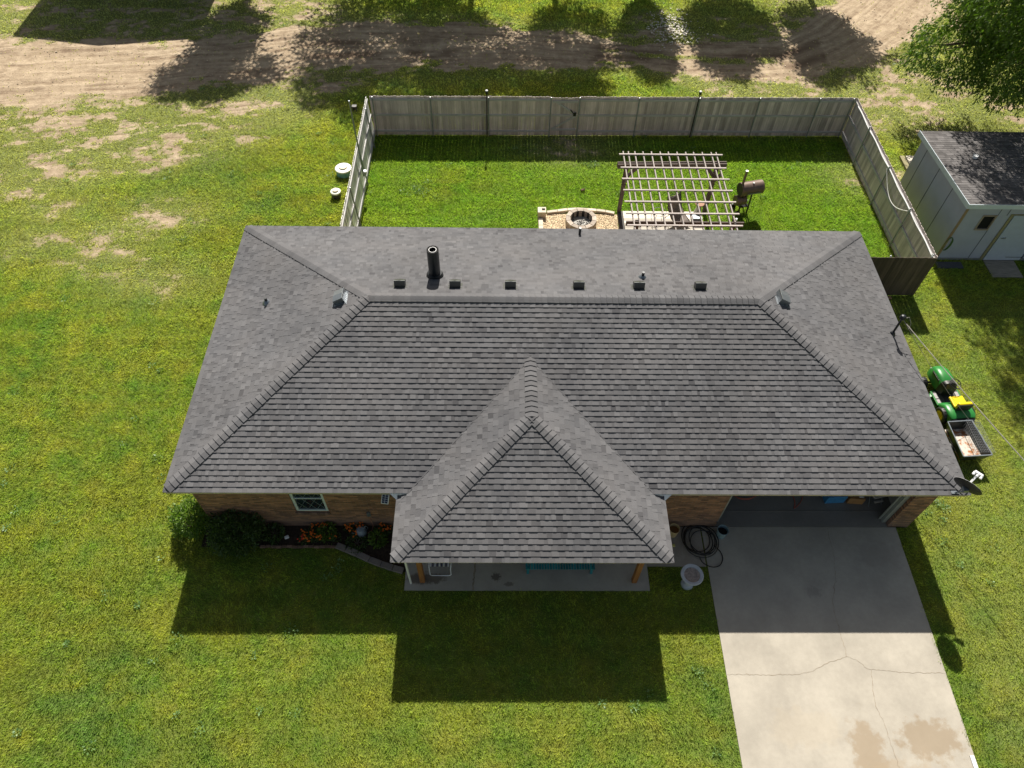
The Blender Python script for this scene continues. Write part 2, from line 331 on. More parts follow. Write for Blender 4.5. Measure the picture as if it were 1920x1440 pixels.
def road_d(x, y, full=False):
    best = np.full(x.shape, 1e9); lat = np.zeros(x.shape); arc = np.zeros(x.shape); acc = 0.
    for i in range(len(ROAD) - 1):
        a = np.array(ROAD[i]); b = np.array(ROAD[i+1]); d = b - a
        t = np.clip(((x - a[0]) * d[0] + (y - a[1]) * d[1]) / (d @ d), 0, 1)
        w = ROADW[i] * (1 - t) + ROADW[i+1] * t
        q = np.hypot(x - a[0] - t * d[0], y - a[1] - t * d[1]) / w; L = np.hypot(*d); nb_ = q < best
        lat = np.where(nb_, (d[0]*(y-a[1]) - d[1]*(x-a[0])) / L, lat); arc = np.where(nb_, acc + t * L, arc); acc += L
        best = np.where(nb_, q, best)
    return (best, lat, arc) if full else best
def masks(x, y):
    n1 = fbm(x, y, .55, 3); n2 = fbm(x * .6, y, 1.6, 11, 5); n3 = fbm(x * .55, y, 3.4, 21, 4)
    rd, lat, arc = road_d(x, y, True)
    dirt = 1 - ss(rd + (n1 - .5) * .7 + (n3 - .5) * .6, .75, 1.12)
    mx = np.zeros_like(x)
    for c in MIXED: mx = np.maximum(mx, blob(x, y, c, 1.3, 1.8))
    lefty = ss(-x, 9, 15) * ss(y - .25*(-x-12), 13.5, 17.5) * .85 + ss(x, 12, 15) * ss(y, 18, 21) * .5
    righty = ss(x, 9.6, 10.6) * ss(-y, -10, -8.5) * .62
    back = lefty + righty + ss(y + (x < -8) * np.clip(-8 - x, 0, 12) * .35, 17.8, 20.5) * ss(np.abs(x + 1), 7, 11)
    sparse = np.clip(mx * .9 + back * .5 + ss(rd, 2.0, 1.1) * .5, 0, 1); sd = sparse * (1 - .55 * ss(x, 9.6, 10.6) * (y < 10))
    dirt = np.maximum(dirt, sd * ss(n2 * .5 + n3 * .3 + fbm(x, y, 9, 31, 3) * .2, .40, .68))
    # grass islands and strip between the wheel tracks
    isl = ss(n3 * .5 + n1 * .5, .60, .68) * ss(rd, .35, .8)
    dirt = dirt * (1 - .9 * isl)
    mid = np.exp(-((rd) / .22) ** 2) * ss(x, 2, 4) * (1 - ss(x, 11, 12)) * ss(n3, .35, .55)
    dirt = dirt * (1 - .8 * mid)
    yl = np.zeros_like(x); lu = np.zeros_like(x)
    for a, b, r in YELLOW: yl = np.maximum(yl, blob(x, y, (a, b), r, 1.3))
    for a, b, r in LUSH: lu = np.maximum(lu, blob(x, y, (a, b), r, 1.2))
    yl = yl * ss(n2, .3, .6) * .9; lu = lu * ss(n2, .35, .6) * .9
    wet = np.exp(-((rd - .25) / .18) ** 2) * ss(n1, .38, .6) * .8 * ss(x, -13, -9) + np.exp(-((rd - .55) / .06) ** 2) * ss(n2, .45, .6) * .55
    return dict(dirt=dirt, sparse=np.clip(sparse * .8, 0, .8), yellow=yl, lush=lu, wet=np.clip(wet, 0, .85) * (x < 14), lat=lat, arc=arc, yard=ss(x, -7.3, -7.0) * ss(-x, -13, -12.7) * ss(-y, -18.6, -18.3) * ss(y, 9, 9.5))
xs = np.concatenate([[-1500, -500, -200, -90, -55, -40], np.arange(-32, 28.01, .14), [32, 40, 60, 120, 300, 1500]])
ys = np.concatenate([[-1500, -400, -120, -40, -20, -12], np.arange(-8, 36.01, .14), [40, 48, 60, 90, 200, 600, 1500]])
X, Y = np.meshgrid(xs, ys); X = X.ravel(); Y = Y.ravel(); mk = masks(X, Y)
Z = (fbm(X, Y, .8, 5) - .5) * .05 * (mk['dirt']) - .01
inner = (X > -7.5) & (X < 13.5) & (Y < 19); Z = np.where(inner, -.005, Z)
me = bpy.data.meshes.new('ground'); nx, ny = len(xs), len(ys)
me.vertices.add(nx * ny); me.vertices.foreach_set('co', np.stack([X, Y, Z], 1).astype(np.float32).ravel())
I, J = np.meshgrid(np.arange(nx - 1), np.arange(ny - 1)); a0 = (J * nx + I).ravel()
quads = np.stack([a0, a0 + 1, a0 + nx + 1, a0 + nx], 1)
me.loops.add(quads.size); me.loops.foreach_set('vertex_index', quads.ravel().astype(np.int32))
me.polygons.add(len(quads)); me.polygons.foreach_set('loop_start', np.arange(0, quads.size, 4, dtype=np.int32))
me.update(calc_edges=True); me.materials.append(ground_mat())
for k, a in mk.items(): me.attributes.new(k, 'FLOAT', 'POINT').data.foreach_set('value', a.astype(np.float32))
ground = bpy.data.objects.new('ground', me); C.objects.link(ground); ground['kind'] = 'structure'

# ------------------------------------------------------------ grass blades: one uncountable mass
EXCL = [(-9.72, .33, 9.77, 9.4), (3.87, -14, 9.42, .5), (-4.28, -1.53, 2.25, .5), (2.2, -.86, 3.95, .5), (14.33, 11.18, 19, 15.5), (16.15, 10.25, 17.32, 11.2),
        (14.3, 10.7, 15.3, 11.1), (15.0, 15.8, 16.1, 17.4), (-.4, 12.0, 2.75, 13.6), (2.75, 10, 5.95, 13.7)]
def bedmask(x, y):
    yb = np.interp(x, [-9.9, -8.3, -6.25, -5.7, -5.18, -4.3], [-.3, -.27, -.24, -.45, -.72, -1.0]); return (x > -9.9) & (x < -4.25) & (y > yb) & (y < .4)
def blades(n, x0, x1, y0, y1, hmin, hmax, w):
    x = rng.uniform(x0, x1, n); y = rng.uniform(y0, y1, n); m = masks(x, y)
    p = 1 - ss(m['dirt'] + (fbm(x, y, 5, 77, 2) - .5) * .5, .35, .7) * .985
    p *= 1 - .35 * m['sparse']
    ok = rng.random(n) < p
    ex = (fbm(x, y, 3.5, 88, 3) - .62) * .16; ux = x; uy = y
    for a, b, c, d in EXCL: ok &= ~((ux > a - ex) & (ux < c + ex) & (uy > b - ex) & (uy < d + ex))
    ok &= ~bedmask(x, y)
    x = x[ok]; y = y[ok]; m = {k: v[ok] for k, v in m.items() if k in ('yellow', 'lush', 'sparse', 'yard')}; n = len(x)
    cl = .35*fbm(x, y, 2.6, 41, 3) + .65*ss(fbm(x, y, 13., 43, 2), .2, .85); h = (hmin + (hmax - hmin) * rng.random(n)) * (.6 + .9 * cl) * (1 - .35 * m['sparse'])
    ww = w * (.7 + .6 * rng.random(n)); an = rng.uniform(0, 2*math.pi, n)
    flow = fbm(x, y, .5, 61, 2) * 9; le = h * rng.uniform(.2, 1.3, n); la = flow + rng.normal(0, 1.0, n)
    ax = np.cos(an) * ww; ay = np.sin(an) * ww; tx = x + np.cos(la) * le; ty = y + np.sin(la) * le
    V = np.empty((n, 3, 3), np.float32)
    V[:, 0] = np.stack([x - ax, y - ay, np.full(n, -.012)], 1); V[:, 1] = np.stack([x + ax, y + ay, np.full(n, -.012)], 1); V[:, 2] = np.stack([tx, ty, h], 1)
    return V, m, np.clip(.55*rng.random(n) + .42*ss(fbm(x, y, 14., 47, 3), .2, .8), 0, 1).astype(np.float32)  # clumped tint paints tuft self-shadow on top of random blade tone
def grass():
    parts = [blades(260000, -20, 19.5, -16, -7.5, .03, .08, .016), blades(1150000, -22.5, 19.5, -7.5, 10, .03, .075, .010), blades(620000, -26, 24, 10, 20, .03, .08, .013), blades(420000, -31, 28, 20, 34, .035, .095, .019)]
    V = np.concatenate([p[0] for p in parts]).reshape(-1, 3); n = len(V) // 3
    me = bpy.data.meshes.new('grass'); me.vertices.add(3 * n); me.vertices.foreach_set('co', V.ravel())
    me.loops.add(3 * n); me.loops.foreach_set('vertex_index', np.arange(3 * n, dtype=np.int32))
    me.polygons.add(n); me.polygons.foreach_set('loop_start', np.arange(0, 3 * n, 3, dtype=np.int32)); me.update(calc_edges=False)
    for k in ('yellow', 'lush', 'sparse', 'yard'): me.attributes.new(k, 'FLOAT', 'FACE').data.foreach_set('value', np.concatenate([p[1][k] for p in parts]).astype(np.float32))
    me.attributes.new('tint', 'FLOAT', 'FACE').data.foreach_set('value', np.concatenate([p[2] for p in parts]))
    me.materials.append(blade_mat()); o = bpy.data.objects.new('grass', me); C.objects.link(o)
    tag(o, 'short mown lawn of green and yellowing grass with bare patches', 'grass', kind='stuff')
grass()

# ------------------------------------------------------------ concrete slabs
def struct(mb, name, mat, bevel=0): o = mb.build(name, mat, bevel=bevel); o['kind'] = 'structure'; return o
CRACK = plain('crack', (.26, .215, .16), 1, var=.4, sc=20)
def crack_ribbon(mb, pts, z, w=.0075, m=1):
    P = []
    for i in range(len(pts) - 1):
        a = Vector((*pts[i], 0)); b = Vector((*pts[i+1], 0)); L = (b - a).length; k = max(2, int(L / .06))
        for j in range(k): q = a.lerp(b, j / k); s = .02 if 0 < j else 0; P.append((q.x + random.uniform(-s, s), q.y + random.uniform(-s, s)))
    P.append(pts[-1]); vs = []
    for i, p in enumerate(P):
        d = Vector(P[min(i+1, len(P)-1)]) - Vector(P[max(i-1, 0)]); d.normalize(); nn = Vector((-d.y, d.x)); ww = w * random.uniform(.25, .9)
        vs += [(p[0] + nn.x * ww, p[1] + nn.y * ww, z), (p[0] - nn.x * ww, p[1] - nn.y * ww, z)]
    mb.add(vs, [(2*i, 2*i+1, 2*i+3, 2*i+2) for i in range(len(P)-1)], m)
mb = MB(); mb.box((3.90, -14, -.2), (9.42, .33, .03))
crack_ribbon(mb, [(7.47,.3),(7.43,-.56),(7.3,-1.2),(7.04,-1.83),(7.03,-2.67),(7.05,-3.0),(7.02,-3.23)], .034)
crack_ribbon(mb, [(7.02,-3.23),(7.25,-3.3),(7.41,-3.49),(7.56,-3.55),(8.4,-3.62),(9.4,-3.64)], .034, .006)
crack_ribbon(mb, [(3.92,-3.66),(4.94,-3.67),(5.6,-3.66),(6.03,-3.6),(6.49,-3.4),(7.02,-3.23)], .034)
crack_ribbon(mb, [(7.56,-3.55),(7.45,-4.1),(7.41,-4.41),(7.5,-4.75),(7.52,-5.2),(7.6,-6.5)], .034)
driveway = struct(mb, 'driveway', [DRIVE, CRACK])
mb = MB(); mb.box((2.25, -.84, -.2), (3.86, .33, .028)); crack_ribbon(mb, [(3.4, .3), (3.46, -.3)], .031, .01); struct(mb, 'front_walk', [WALK, CRACK])
mb = MB(); mb.box((-4.27, -1.52, -.2), (2.24, .345, .05)); crack_ribbon(mb, [(-2.45, .3), (-2.42, -.8), (-2.45, -1.52)], .054, .03)
porch_slab = struct(mb, 'porch_slab', [PORCHC, CRACK])
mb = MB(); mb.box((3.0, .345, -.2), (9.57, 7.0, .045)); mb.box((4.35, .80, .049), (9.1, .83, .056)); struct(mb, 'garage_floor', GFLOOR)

# ------------------------------------------------------------ the house
house = thing('brick_house', (0, 0, 0), 0, 'single storey brown brick house under a dark grey shingled hip roof', 'house')
H = 2.5
wl = MB()
def fwall(x0, x1, z0, z1): wl.box((x0, .345, z0), (x1, .46, z1))
fwall(-9.70, -7.24, -.1, H); fwall(-6.36, 4.29, -.1, H); fwall(-7.24, -6.36, -.1, .84); fwall(-7.24, -6.36, 2.06, H)
fwall(4.29, 9.17, 2.14, H); fwall(9.17, 9.755, -.1, H)
wl.box((-9.70, .46, -.1), (-9.58, 9.36, H)); wl.box((9.635, .46, -.1), (9.755, 9.36, H)); wl.box((-9.58, 9.24, -.1), (9.635, 9.36, H))
wl.build('wall', BRICK, house)
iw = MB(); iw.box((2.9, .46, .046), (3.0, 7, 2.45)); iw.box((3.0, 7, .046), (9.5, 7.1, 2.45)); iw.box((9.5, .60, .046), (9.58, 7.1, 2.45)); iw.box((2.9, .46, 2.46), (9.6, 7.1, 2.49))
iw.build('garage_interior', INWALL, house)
jb = MB(); jb.box((9.05, .47, .05), (9.168, .56, 2.13)); jb.box((9.0, .57, .05), (9.06, .60, 2.13)); jb.box((4.292, .47, .05), (4.41, .56, 2.13)); jb.box((4.41, .47, 2.02), (9.05, .56, 2.13))
jb.build('garage_door_frame', plain('garage_trim', (.26, .28, .26), .6), house, bevel=.004)
# window with lattice, sill of upright bricks
wf = MB()
for a, b in (((-7.235, .375, .845), (-7.165, .43, 2.055)), ((-6.435, .375, .845), (-6.365, .43, 2.055)), ((-7.165, .375, .845), (-6.435, .43, .90)), ((-7.165, .375, 2.0), (-6.435, .43, 2.055)), ((-7.165, .38, 1.52), (-6.435, .425, 1.55))): wf.box(a, b)
win = wf.build('window', FRAMEW, house, bevel=.003)
pn = MB(); pn.box((-7.165, .41, .90), (-6.435, .42, 2.0)); pn.build('pane', GLASS, win)
lt = MB()
for k in range(-3, 5):
    for sgn in (1, -1):
        x0 = -7.165 + k * .243; p = (x0, .903); q = (x0 + sgn * .33, 1.515)
        def cl(p, q):
            (ax, az), (bx, bz) = p, q; t0, t1 = 0, 1; dx = bx - ax
            if dx == 0: return None
            ta, tb = (-7.16 - ax) / dx, (-6.44 - ax) / dx; lo, hi = min(ta, tb), max(ta, tb); t0, t1 = max(t0, lo), min(t1, hi)
            if t1 <= t0: return None
            return (ax + dx * t0, az + (bz - az) * t0), (ax + dx * t1, az + (bz - az) * t1)
        r = cl(p, q)
        if r: lt.bar((r[0][0], .405, r[0][1]), (r[1][0], .405, r[1][1]), .006, .010)
        r = cl((x0, 1.56), (x0 + sgn * .24, 1.99))
        if r: lt.bar((r[0][0], .405, r[0][1]), (r[1][0], .405, r[1][1]), .006, .010)
lt.build('lattice', plain('leading', (.16, .2, .21), .5), win)
sl = MB()
for k in range(13): sl.box((-7.27 + k * .0725, .315, .735), (-7.27 + k * .0725 + .064, .344, .838), 0, random.random())
sl.build('window_sill', plain('sill_brick', (.17, .105, .085), .9, tintv=.35), house)
# soffits and fascias
EZ = 2.60
sf = MB()
sf.box((-10.02, .04, EZ-.10), (10.02, .34, EZ-.085)); sf.box((-10.02, 9.37, EZ-.10), (10.02, 9.66, EZ-.085)); sf.box((-10.02, .345, EZ-.10), (-9.705, 9.365, EZ-.085)); sf.box((9.76, .345, EZ-.10), (10.02, 9.365, EZ-.085))
sf.box((-4.25, -1.70, 2.395), (2.29, .036, 2.41))
sf.build('soffit', SOFFIT, house)
fa = MB()
fa.box((-10.04, .012, EZ-.115), (-4.30, .035, EZ-.01)); fa.box((2.34, .012, EZ-.115), (10.04, .035, EZ-.01)); fa.box((-10.04, 9.665, EZ-.115), (10.04, 9.69, EZ-.01))
fa.box((-10.04, .036, EZ-.115), (-10.022, 9.664, EZ-.01)); fa.box((10.022, .036, EZ-.115), (10.04, 9.664, EZ-.01))
fa.box((-4.28, -1.745, 2.385), (2.32, -1.72, 2.475)); fa.box((-4.28, -1.718, 2.385), (-4.26, .008, 2.475)); fa.box((2.30, -1.718, 2.385), (2.32, .008, 2.475))
fa.build('fascia', FASCIA, house)
for sg, x in ((-1, -4.31), (1, 2.35)):
    rt = MB(); rt.add([(x + sg*.20, -.012, 2.60), (x, -.012, 2.60), (x, -.16, 2.49), (x, -.012, 2.49)], [(0, 1, 2), (1, 3, 2), (0, 2, 3), (0, 3, 1)])
    rt.add([(x + sg*.01, -.03, 2.47), (x + sg*.01, -.03, 2.60), (x - sg*.32, -.03, 2.61), (x + sg*.01, -.005, 2.47), (x + sg*.01, -.005, 2.60), (x - sg*.32, -.005, 2.61)], [(0, 1, 2), (3, 5, 4), (0, 3, 4, 1), (1, 4, 5, 2), (2, 5, 3, 0)])
    rt.build('corner_flashing', WHITE, house)

# shingled planes: every course is a wedge, every tab its own raised piece
def clip(poly, nx_, ny_, d):
    out = []
    for i in range(len(poly)):
        a, b = poly[i], poly[(i+1) % len(poly)]; fa_ = a[0]*nx_ + a[1]*ny_ - d; fb = b[0]*nx_ + b[1]*ny_ - d
        if fa_ >= 0: out.append(a)
        if (fa_ >= 0) != (fb >= 0): k = fa_ / (fa_ - fb); out.append((a[0] + (b[0]-a[0])*k, a[1] + (b[1]-a[1])*k))
    return out
def shingles(mb, pts, e=.143):
    pts = [Vector(p) for p in pts]; o = pts[0]; u = (pts[1] - pts[0]); u.z = 0; u.normalize()
    n = (pts[1]-pts[0]).cross(pts[2]-pts[0]).normalized()
    if n.z < 0: n = -n
    s = n.cross(u).normalized()
    if s.z < 0: s = -s
    P2 = [((p-o).dot(u), (p-o).dot(s)) for p in pts]
    ar = sum(P2[i][0]*P2[(i+1) % len(P2)][1] - P2[(i+1) % len(P2)][0]*P2[i][1] for i in range(len(P2)))
    if ar < 0: P2 = P2[::-1]
    mb.add([o + u*a + s*b for a, b in P2], [tuple(range(len(P2)))], 0, .3)
    smax = max(b for a, b in P2); umin = min(a for a, b in P2); umax = max(a for a, b in P2)
    k = 0; s0 = -.02
    while s0 < smax:
        s1 = s0 + e; x = umin - random.uniform(0, .3); tooth = random.random() < .5
        while x < umax:
            wd = random.choice((.08, .11, .14, .17, .20)) if tooth else random.choice((.07, .10, .13, .16, .22))
            cell = [(x, s0), (x + wd, s0), (x + wd, s1), (x, s1)]
            q = cell
            for i in range(len(P2)):
                a, b = P2[i], P2[(i+1) % len(P2)]; ex, ey = b[0]-a[0], b[1]-a[1]; L = math.hypot(ex, ey); nx_, ny_ = -ey/L, ex/L
                dd = a[0]*nx_ + a[1]*ny_
                if abs(ny_) > .99 and s0 < 0 and b[1] < .01 and a[1] < .01: dd -= .03
                q = clip(q, nx_, ny_, dd)
                if len(q) < 3: break
            if len(q) >= 3:
                hb = .025 if tooth else .017
                if k == 0: hb = .022
                t = min(1, max(0, random.gauss(.57 if tooth else .46, .10)))
                if random.random() < .16: t = max(0, t - random.uniform(.10, .26))
                if not tooth and random.random() < .25: t += .12
                top = [o + u*a + s*b + n*(hb * (1 - (b-s0)/e * .88)) for a, b in q]; bot = [o + u*a + s*b + n*(-.002 if s0 > 0 else -.012) for a, b in q]
                m_ = len(q); fs = [tuple(range(m_))]
                for i in range(m_):
                    j = (i+1) % m_
                    if abs(q[i][1]-s1) < 1e-6 and abs(q[j][1]-s1) < 1e-6: continue
                    fs.append((i, m_+i, m_+j, j))
                mb.add(top + bot, fs, 0, t)
            x += wd; tooth = not tooth
        s0 = s1; k += 1
RX0, RX1, RY, RZ = -5.33, 5.25, 4.96, 4.385
mb = MB()
shingles(mb, [(-10.06, 0, 2.61), (10.06, 0, 2.61), (RX1, RY, RZ), (RX0, RY, RZ)])
shingles(mb, [(10.06, 9.70, 2.61), (-10.06, 9.70, 2.61), (RX0, RY, RZ), (RX1, RY, RZ)])
shingles(mb, [(-10.06, 9.70, 2.61), (-10.06, 0, 2.61), (RX0, RY, RZ)])
shingles(mb, [(10.06, 0, 2.61), (10.06, 9.70, 2.61), (RX1, RY, RZ)])
PX, PY, PZ = -.98, 1.50, 3.805; PR = 3.33; PE = 2.49
shingles(mb, [(-4.31, -1.76, PE), (2.35, -1.76, PE), (PX, PY, PZ)])
shingles(mb, [(-4.31, -.306, PE), (-4.31, -1.76, PE), (PX, PY, PZ), (PX, PR, PZ)])
shingles(mb, [(2.35, -1.76, PE), (2.35, -.306, PE), (PX, PR, PZ), (PX, PY, PZ)])
shingles(mb, [(-4.31, .02, PE), (-4.31, -.30, PE), (-4.02, .02, PE+.115)])
shingles(mb, [(2.35, -.30, PE), (2.35, .02, PE), (2.06, .02, PE+.115)])
roof = mb.build('roof', SH, house)

def caps(mb, P0, P1, A, B, w=.155, e=.160, hb=.048, start=.02):
    """overlapping cap shingles from P0 (butts face it) to P1; A, B: points on the roof planes either side"""
    P0 = Vector(P0); P1 = Vector(P1); d = (P1-P0); L = d.length; d.normalize()
    def side(Q): q = Vector(Q) - P0; q -= d*q.dot(d); return q.normalized()
    a, b = side(A), side(B); up = -(a+b); up = up.normalized() if up.length > 1e-4 else Vector((0, 0, 1))
    na = up - a*up.dot(a); nb = up - b*up.dot(b); na.normalize(); nb.normalize()
    x = start
    while x < L - .03:
        ln_ = min(.20, L - x); t = min(1, max(0, random.gauss(.55, .09))); rows = []
        ww = w * random.uniform(.98, 1.02)
        for f, h in ((0, hb), (ln_, hb * .45)):
            c = P0 + d * (x + f); rows.append([c + a*ww + na*(h*.9), c + a*ww*.5 + na*h, c + a*.03 + na*h, c + up*h, c + b*.03 + nb*h, c + b*ww*.5 + nb*h, c + b*ww + nb*(h*.9)])
        low = [c_ for c_ in ([P0 + d*x + a*ww, P0 + d*x + a*ww*.5, P0 + d*x + a*.035, P0 + d*x, P0 + d*x + b*.035, P0 + d*x + b*ww*.5, P0 + d*x + b*ww])]
        vs = rows[0] + rows[1] + low + [P0 + d*(x+ln_) + a*ww, P0 + d*(x+ln_) + b*ww]
        fs = [(i, i+1, 8+i, 7+i) for i in range(6)] + [(14+i, 15+i, i+1, i) for i in range(6)] + [(14, 0, 7, 21), (6, 20, 22, 13)]
        mb.add(vs, fs, 0, t); x += e
FL, FR, BR_, BL_ = (-10.06, 0, 2.61), (10.06, 0, 2.61), (10.06, 9.7, 2.61), (-10.06, 9.7, 2.61); RL, RR = (RX0, RY, RZ), (RX1, RY, RZ)
for nm, P0, P1, A, B in (('hip_cap', FL, RL, (0, 0, 2.61), BL_), ('hip_cap', FR, RR, (0, 0, 2.61), BR_), ('hip_cap', BL_, RL, (0, 9.7, 2.61), FL), ('hip_cap', BR_, RR, (0, 9.7, 2.61), FR), ('ridge_cap', RL, RR, FL, BL_),
                         ('hip_cap', (-4.31, -1.76, PE), (PX, PY, PZ), (0, -1.76, PE), (-4.31, 1, PE)), ('hip_cap', (2.35, -1.76, PE), (PX, PY, PZ), (0, -1.76, PE), (2.35, 1, PE)), ('ridge_cap', (PX, PY-.05, PZ), (PX, PR+.1, PZ), (-4.31, 2, PE), (2.35, 2, PE))):
    mb = MB(); caps(mb, P0, P1, A, B, start=.10 if nm == 'hip_cap' else .02); mb.build(nm, SH, roof)
# valley lines
vl = MB(); vl.bar((-4.03, -.0, 2.625), (PX-.02, PR-.02, PZ+.012), .03, .004); vl.bar((2.07, 0, 2.625), (PX+.02, PR-.02, PZ+.012), .03, .004)
vl.build('valley', SH, roof)

# roof fittings
def roof_z(x, y):
    zs = [2.61 + y * (RZ-2.61)/RY, 2.61 + (9.70-y) * (RZ-2.61)/(9.70-RY), 2.61 + (x+10.06) * (RZ-2.61)/(10.06+RX0), 2.61 + (10.06-x) * (RZ-2.61)/(10.06-RX1)]
    return min(zs)
def vent(x, y, tilt, rz):
    z = roof_z(x, y) + .012; m = MB()
    # slope-local: +Y downhill
    m.box((-.20, -.16, 0), (.20, .2, .005), 0)
    y1, h0, h1 = (.07, .20, .165) if rz == 0 else (.14, .15, .11)
    m.add([(-.15,-.11,.0),(.15,-.11,.0),(.155,y1,.0),(-.155,y1,.0),(-.15,-.11,h0),(.15,-.11,h0),(.155,y1,h1),(-.155,y1,h1),(0,-.11,h0+.02),(0,y1,h1+.02)],
          [(0,4,8,5,1),(1,5,6,2),(2,6,9,7,3),(3,7,4,0),(4,7,9,8),(8,9,6,5)], 0)
    m.bar((-.155, -.112, h0+.008), (.155, -.112, h0+.008), .012, .012, 1)  # added bright strip, stands in for the highlight along the vent edge
    o = m.build('roof_vent', [VENT if rz == 0 else VENT2, STEEL], house, loc=(x, y, z)); o.scale = (1, 1, 1) if rz == 0 else (1.25, 1.25, 1.2); o.rotation_euler = (Matrix.Rotation(rz, 3, 'Z') @ Matrix.Rotation(-tilt, 3, 'X')).to_euler(); return o
VENT2 = plain('grey_vent_metal', (.20, .22, .24), .35, .5, var=.1); VENT = plain('brown_vent_metal', (.085, .09, .085), .35, .5, var=.1)
tb = math.atan((RZ-2.61)/(9.70-RY)); ts = math.atan((RZ-2.61)/(10.06-RX1))
for x in (-4.55, -3.03, -1.5, .39, 2.06, 3.77): vent(x, 5.58, tb, 0)
vent(-6.12, 5.15, ts, math.pi/2); vent(5.98, 5.22, ts, -math.pi/2)
fl = MB(); fx, fy = -3.64, 6.2; fz = roof_z(fx, fy)
fl.lathe([(.165, -.08), (.165, 1.02)], (fx, fy, fz), 28)
flue = fl.build('flue_pipe', DARK, house, smooth=True)
m = MB(); m.lathe([(.265, -.10), (.235, .08), (.20, .15), (.166, .16)], (fx, fy, fz), 28); m.build('flashing_collar', DARK, flue, smooth=True)
m = MB(); m.lathe([(.106, 1.0), (.106, 1.022), (.097, 1.022)], (fx, fy, fz), 28); m.build('inner_liner', WHITE, flue)
m = MB(); m.lathe([(.165, 1.02), (.158, 1.026), (.107, 1.010)], (fx, fy, fz), 28); m.lathe([(.0965, 1.02), (.094, .5), (.001, .5)], (fx, fy, fz), 28); m.build('flue_inside', HOLE, flue)
def pipe_vent(x, y, h, r=.04, boot=True):
    z = roof_z(x, y); m = MB(); m.cyl((x, y, z-.02), (x, y, z+h), r, r, 14); p = m.build('vent_pipe', DARK, house, smooth=True)
    if boot: b = MB(); b.lathe([(r*3.2, -.01), (r*2.4, .05), (r*1.15, .10)], (x, y, z), 16); b.build('pipe_boot', GREYM, p, smooth=True)
pipe_vent(2.28, 6.22, .22); pipe_vent(.77, 9.28, .28, boot=False); pipe_vent(-8.50, 5.80, .20)
# service mast with weatherhead
mx, my = 9.66, 5.17; mz = roof_z(mx, my)
m = MB(); m.cyl((mx, my, mz-.1), (mx, my, 3.42), .032, n=12); mast = m.build('service_mast', DARK, house, smooth=True)
m = MB(); m.lathe([(.0, .10), (.06, .085), (.085, .04), (.085, -.02), (.05, -.06), (.034, -.10)], (mx, my, 3.46), 16); m.build('weatherhead', DARK, mast, smooth=True)
m = MB(); m.lathe([(.10, .0), (.05, .09), (.035, .10)], (mx, my, mz-.01), 14); m.build('mast_flashing', DARK, mast)
# porch posts, downspout
for x in (-3.80, 1.84):
    m = MB(); m.box((x-.065, -1.325, .05), (x+.065, -1.195, 2.394)); m.build('porch_post', CEDAR, house, bevel=.006)
m = MB(); m.tube([(-4.18, -1.69, 2.38), (-4.16, -1.66, 2.25), (-4.1, -1.4, 2.1), (-4.1, -1.35, .1)], .03, 8); m.build('downspout', WHITE, house, smooth=True)

# ------------------------------------------------------------ service wires
def wire(name, pts, r, mat, label):
    m = MB(); m.tube(pts, r, 5); return tag(m.build(name, mat, None, smooth=True), label, 'cable')
pts = []
for i in range(41):
    t = i/40; pts.append((mx + .12 + t*8.6, my - .12 - t*25, 3.33 - 1.22*t*.9 + 4.37*t*t))
CAB = plain('grey_cable', (.30, .28, .25), .5)
wire('power_line', pts, .013, CAB, 'thick grey overhead power line from the roof mast past the mower')
wire('service_loop', [(mx+.06, my, 3.44), (mx+.2, my+.02, 3.46), (mx+.28, my-.08, 3.3), (mx+.22, my-.2, 3.18), (mx+.14, my-.16, 3.3), (mx+.05, my-.02, 3.38)], .009, CAB, 'pale looped wires hanging at the mast weatherhead')
wire('phone_line', [(mx+.15, my-.15, 3.28), (mx+1.0, my-.7, 2.35), (mx+1.9, my-1.2, 1.45), (12.45, 3.62, .62)], .006, CAB, 'thin grey cable slanting from the roof mast to the cart')

# ------------------------------------------------------------ satellite dish
dish = thing('satellite_dish', (9.70, -.02, 2.60), 0, 'black backed satellite dish with white feed arm at the right roof corner', 'satellite dish')
cx = Vector((.02, -.03, .50)); nrm = Vector((.65, .66, .38)).normalized(); q = nrm.to_track_quat('Z', 'Y').to_matrix().to_4x4()
m = MB(); m.lathe([(.001, -.055), (.15, -.040), (.28, -.012), (.335, .012), (.34, .022)], cx, 32, M=q.to_3x3()); m.build('reflector_back', plain('black_dish_back', (.02, .02, .022), .5), dish, smooth=True)
m = MB(); m.lathe([(.001, -.045), (.15, -.030), (.28, -.002), (.333, .022), (.342, .024), (.342, .020)], cx, 32, M=q.to_3x3()); m.build('reflector_front', plain('dish_grey', (.5, .5, .5), .4), dish, smooth=True)
side = nrm.cross(Vector((0, 0, 1))).normalized(); dn = nrm.cross(side).normalized()
if dn.z > 0: dn = -dn
a0_ = cx + dn*.30; a1_ = a0_ + nrm*.52 - dn*.12 + Vector((.02, -.04, .0)); m = MB(); m.bar(a0_, a1_, .05, .035); arm = m.build('feed_arm', WHITE, dish, bevel=.004)
m = MB(); m.bar(a1_ - side*.10, a1_ + side*.10, .06, .06); 
for k in (-.09, 0, .09): m.cyl(a1_ + side*k, a1_ + side*k - nrm*.09, .032, .036, 10)
m.build('feed_horn', WHITE, arm, bevel=.004)
m = MB(); m.tube([cx - nrm*.05, cx - nrm*.14, (.0, .02, .12), (-.02, .07, .02)], .024, 10); m.cbox(cx - nrm*.09, (.12, .12, .10)); m.cbox((-.02, .09, .045), (.2, .14, .01)); m.build('mounting_bracket', GREYM, dish)

